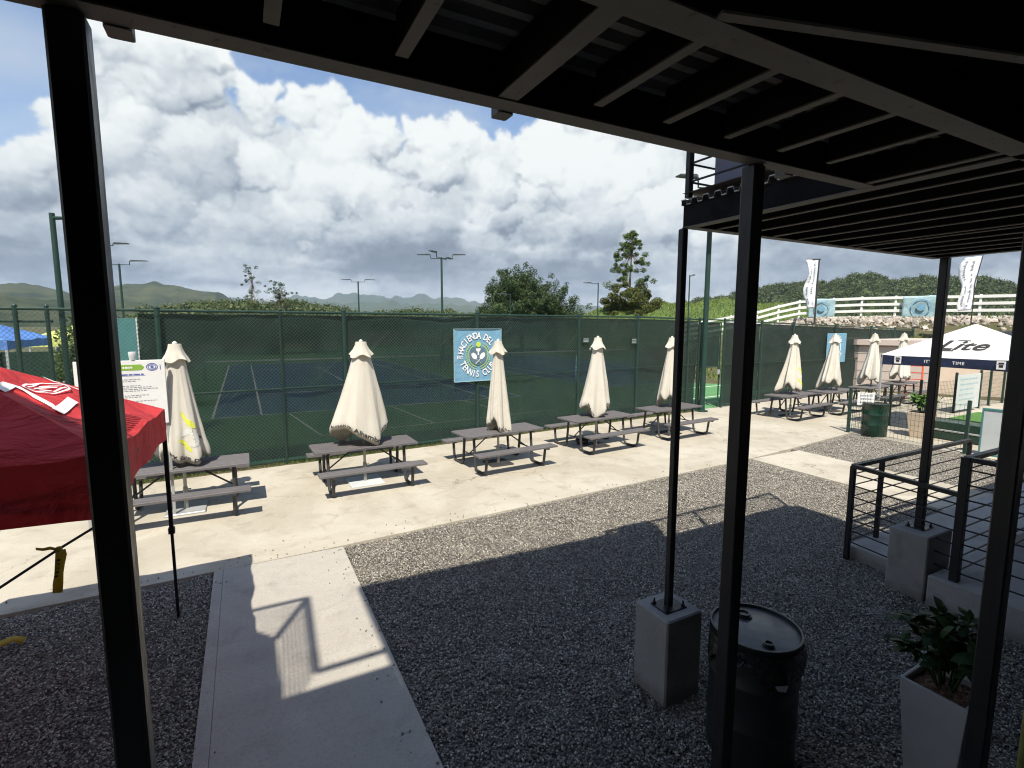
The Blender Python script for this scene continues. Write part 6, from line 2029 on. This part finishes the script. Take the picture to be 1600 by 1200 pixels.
run((6.30, 2.24), (6.30, -0.5), 0.31, 1.585, n=8)
run((6.30, 2.24), (10.5, 2.24), 0.31, 1.585, n=8)
# dark cushioned panel seat standing on the porch
cs = thing('patio_sofa', 'dark grey cushioned sofa back behind the black railing', 'sofa', (8.35, 2.55, 0.15), 0.15)
for k in range(5):
    MB().bbox(-0.42, 0.55, -0.05, 0.05, 0.26+k*0.165, 0.26+k*0.165+0.158, 0.03).build('cushion', M['wall_dark'], cs)
for x in (-0.38, 0.5):
    MB().bbox(x-0.03, x+0.03, -0.03, 0.03, 0.012, 0.255, 0.004).build('leg', M['black2'], cs)
    MB().bbox(x-0.07, x+0.07, -0.07, 0.07, 0.0, 0.010, 0.002).build('foot_plate', M['black2'], cs)
# yellowish bollard at the very edge
yb = thing('bollard', 'pale yellow post at the bottom right edge beyond the black post', 'bollard', (4.13, 1.02, 0))
MB().lathe([(0.045, -0.05), (0.045, 0.66), (0.03, 0.69), (0.001, 0.695)], 16).build('post', M['bollard'], yb, True)
MB().lathe([(0.09, -0.03), (0.09, -0.012), (0.05, 0.0)], 16).build('foot', M['grey_paint'], yb)

# ================================================================== NEAR DRUM AND PLANTER
d1 = thing('drum_bin', 'black steel drum with bung caps in the shade beside the thick post', 'bin', (2.985, 2.09, -0.03))
drum(d1, 0.283, 0.90, M['drum_black'], M['lid'])
for (x, y, r) in ((0.06, 0.14, 0.045), (-0.10, -0.17, 0.032)):
    MB().lathe([(r*1.25, 0), (r*1.25, 0.008), (r, 0.010), (r, 0.022), (r*0.7, 0.022), (r*0.65, 0.012)], 14, (x, y, 0.884)).build('bung', M['drum_black'], d1, True)
vs = []; fs = []
nT = 60
for j in range(7):
    for i in range(nT):
        th = 2*PI*i/nT; f = j/6
        r = 0.291 + 0.012*f + 0.012*f*math.sin(5*th) + 0.006*fbm(math.cos(th)*4, math.sin(th)*4, f*2)
        z = 0.86 - (0.16 + 0.05*math.sin(3*th+1) + 0.03*math.sin(8*th))*f
        vs.append((r*math.cos(th), r*math.sin(th), z))
for j in range(6):
    for i in range(nT):
        fs.append((j*nT+i, j*nT+(i+1) % nT, (j+1)*nT+(i+1) % nT, (j+1)*nT+i))
MB().add(vs, fs).build('bin_liner', M['bag'], d1, True)
for (th, z, w_) in ((-0.35, 0.70, 0.05), (-1.95, 0.69, 0.05)):
    c = Vector((0.312*math.cos(th), 0.312*math.sin(th), z)); s = Vector((-math.sin(th), math.cos(th), 0))
    MB().add([c - s*w_, c + s*w_*0.8, c + s*w_*0.5 + Vector((0, 0, -0.045)), c - s*w_*0.6 + Vector((0, 0, -0.035)), c - s*w_ + c.normalized()*0.01], [(0, 1, 2, 3)]).build('paper_scrap', M['paper'], d1)
for th in (-2.9, -0.1):
    c = Vector((0.30*math.cos(th), 0.30*math.sin(th), 0.80)); s = Vector((-math.sin(th), math.cos(th), 0)); n_ = Vector((math.cos(th), math.sin(th), 0))
    MB().tube([c - s*0.06, c - s*0.05 + n_*0.035 - Vector((0, 0, .02)), c + s*0.05 + n_*0.035 - Vector((0, 0, .02)), c + s*0.06], 0.008, 6).build('handle', M['drum_black'], d1, True)
potted('potted_plant', 'dark leafy plant in a tall pale square planter, half behind the post', (3.735, 1.315, -0.03), 0.02, 0.235, 0.345, 0.73, M['pot'], 9, M['leaf_dark'], 230, 0.24, 0.50, 0.115, stems=13)

# ================================================================== LEFT BACKGROUND BEYOND THE OPEN FENCE
bt = thing('canopy_tent', 'blue canopy tent beyond the open wire fence at the far left', 'tent', (-6.3, 16.6, 0))
popup(bt, *[Vector(p) for p in ((1.7, 1.5, 2.55), (1.7, -1.5, 2.55), (-1.7, -1.5, 2.55), (-1.7, 1.5, 2.55))][::-1], Vector((0, 0, 3.25)), 2.32, M['blue_cloth'], M['blue_cloth'], 0.06, (0, 1, 2, 3), M['grey_paint'], 0.02, 0.05, 8.0)
b = MB()
for k in range(6):
    x = -1.2 + k*0.42; b.box(x, x+0.26, -1.523, -1.515, 2.38, 2.46)
b.build('print', M['white_print'], bt)
lt = thing('canopy_tent', 'lime yellow canopy tent behind the blue one at the far left', 'tent', (-4.75, 22.8, 0))
popup(lt, *[Vector(p) for p in ((1.3, 1.3, 2.45), (1.3, -1.3, 2.45), (-1.3, -1.3, 2.45), (-1.3, 1.3, 2.45))][::-1], Vector((0, 0, 3.0)), 2.15, M['lime_cloth'], M['lime_cloth'], 0.05, (0, 1, 2, 3), M['grey_paint'], 0.02, 0.02, 9.0)
sf_ = thing('screen_fence', 'low green screened fence behind the blue tent at the far left', 'fence', (-6.5, 19.4, 0))
MB().bbox(-4, 3.2, 0.0, 0.02, 1.2, 2.1, 0.003).build('screen', M['drum_green'], sf_)
MB().bbox(-4, 3.2, 0.0, 0.02, 0.05, 1.17, 0.003).build('screen', M['leaf_needle'], sf_)
for x in (-4, -1.8, 0.4, 1.7, 3.2):
    MB().lathe([(0.04, -0.05), (0.04, 2.2), (0.01, 2.23)], 10, (x, -0.045, 0)).build('post', M['green_steel'], sf_, True)
MB().tube([(-4, -0.05, 1.19), (3.2, -0.05, 1.19)], 0.02, 8).build('rail', M['grey_paint'], sf_, True)
tw = thing('teal_panel', 'teal green shade panel beyond the left end of the court windscreen', 'panel', (-2.25, 13.85, 0), 0.1)
MB().bbox(-0.16, 0.17, -0.01, 0.01, 1.70, 3.02, 0.003).build('cloth', M['teal'], tw)
MB().bbox(0.172, 0.20, -0.015, 0.015, 0.0, 3.04, 0.004).build('post', M['board'], tw)
wp = thing('white_post', 'short white post beside the green fence posts at the far left', 'post', (-3.05, 12.3, 0))
MB().lathe([(0.055, -0.05), (0.055, 1.55), (0.02, 1.6)], 14).build('post', M['white'], wp, True)
MB().lathe([(0.06, 1.42), (0.06, 1.46)], 14).build('band', M['ink'], wp)

# ================================================================== AIR
hz = MB().box(-2900, 3600, -300, 6300, -60, 420).build('haze', bpy.data.materials.new('haze_air'))
hz['kind'] = 'stuff'
hm_ = hz.data.materials[0]; hm_.use_nodes = True
ht = NT(hm_.node_tree)
pv = ht.n('ShaderNodeVolumePrincipled')
pv.inputs['Color'].default_value = (0.62, 0.76, 0.95, 1)
pv.inputs['Density'].default_value = HAZE
pv.inputs['Anisotropy'].default_value = 0.1
ho = ht.n('ShaderNodeOutputMaterial'); ht.l(pv.outputs[0], ho.inputs['Volume'])
hz.display_type = 'WIRE'
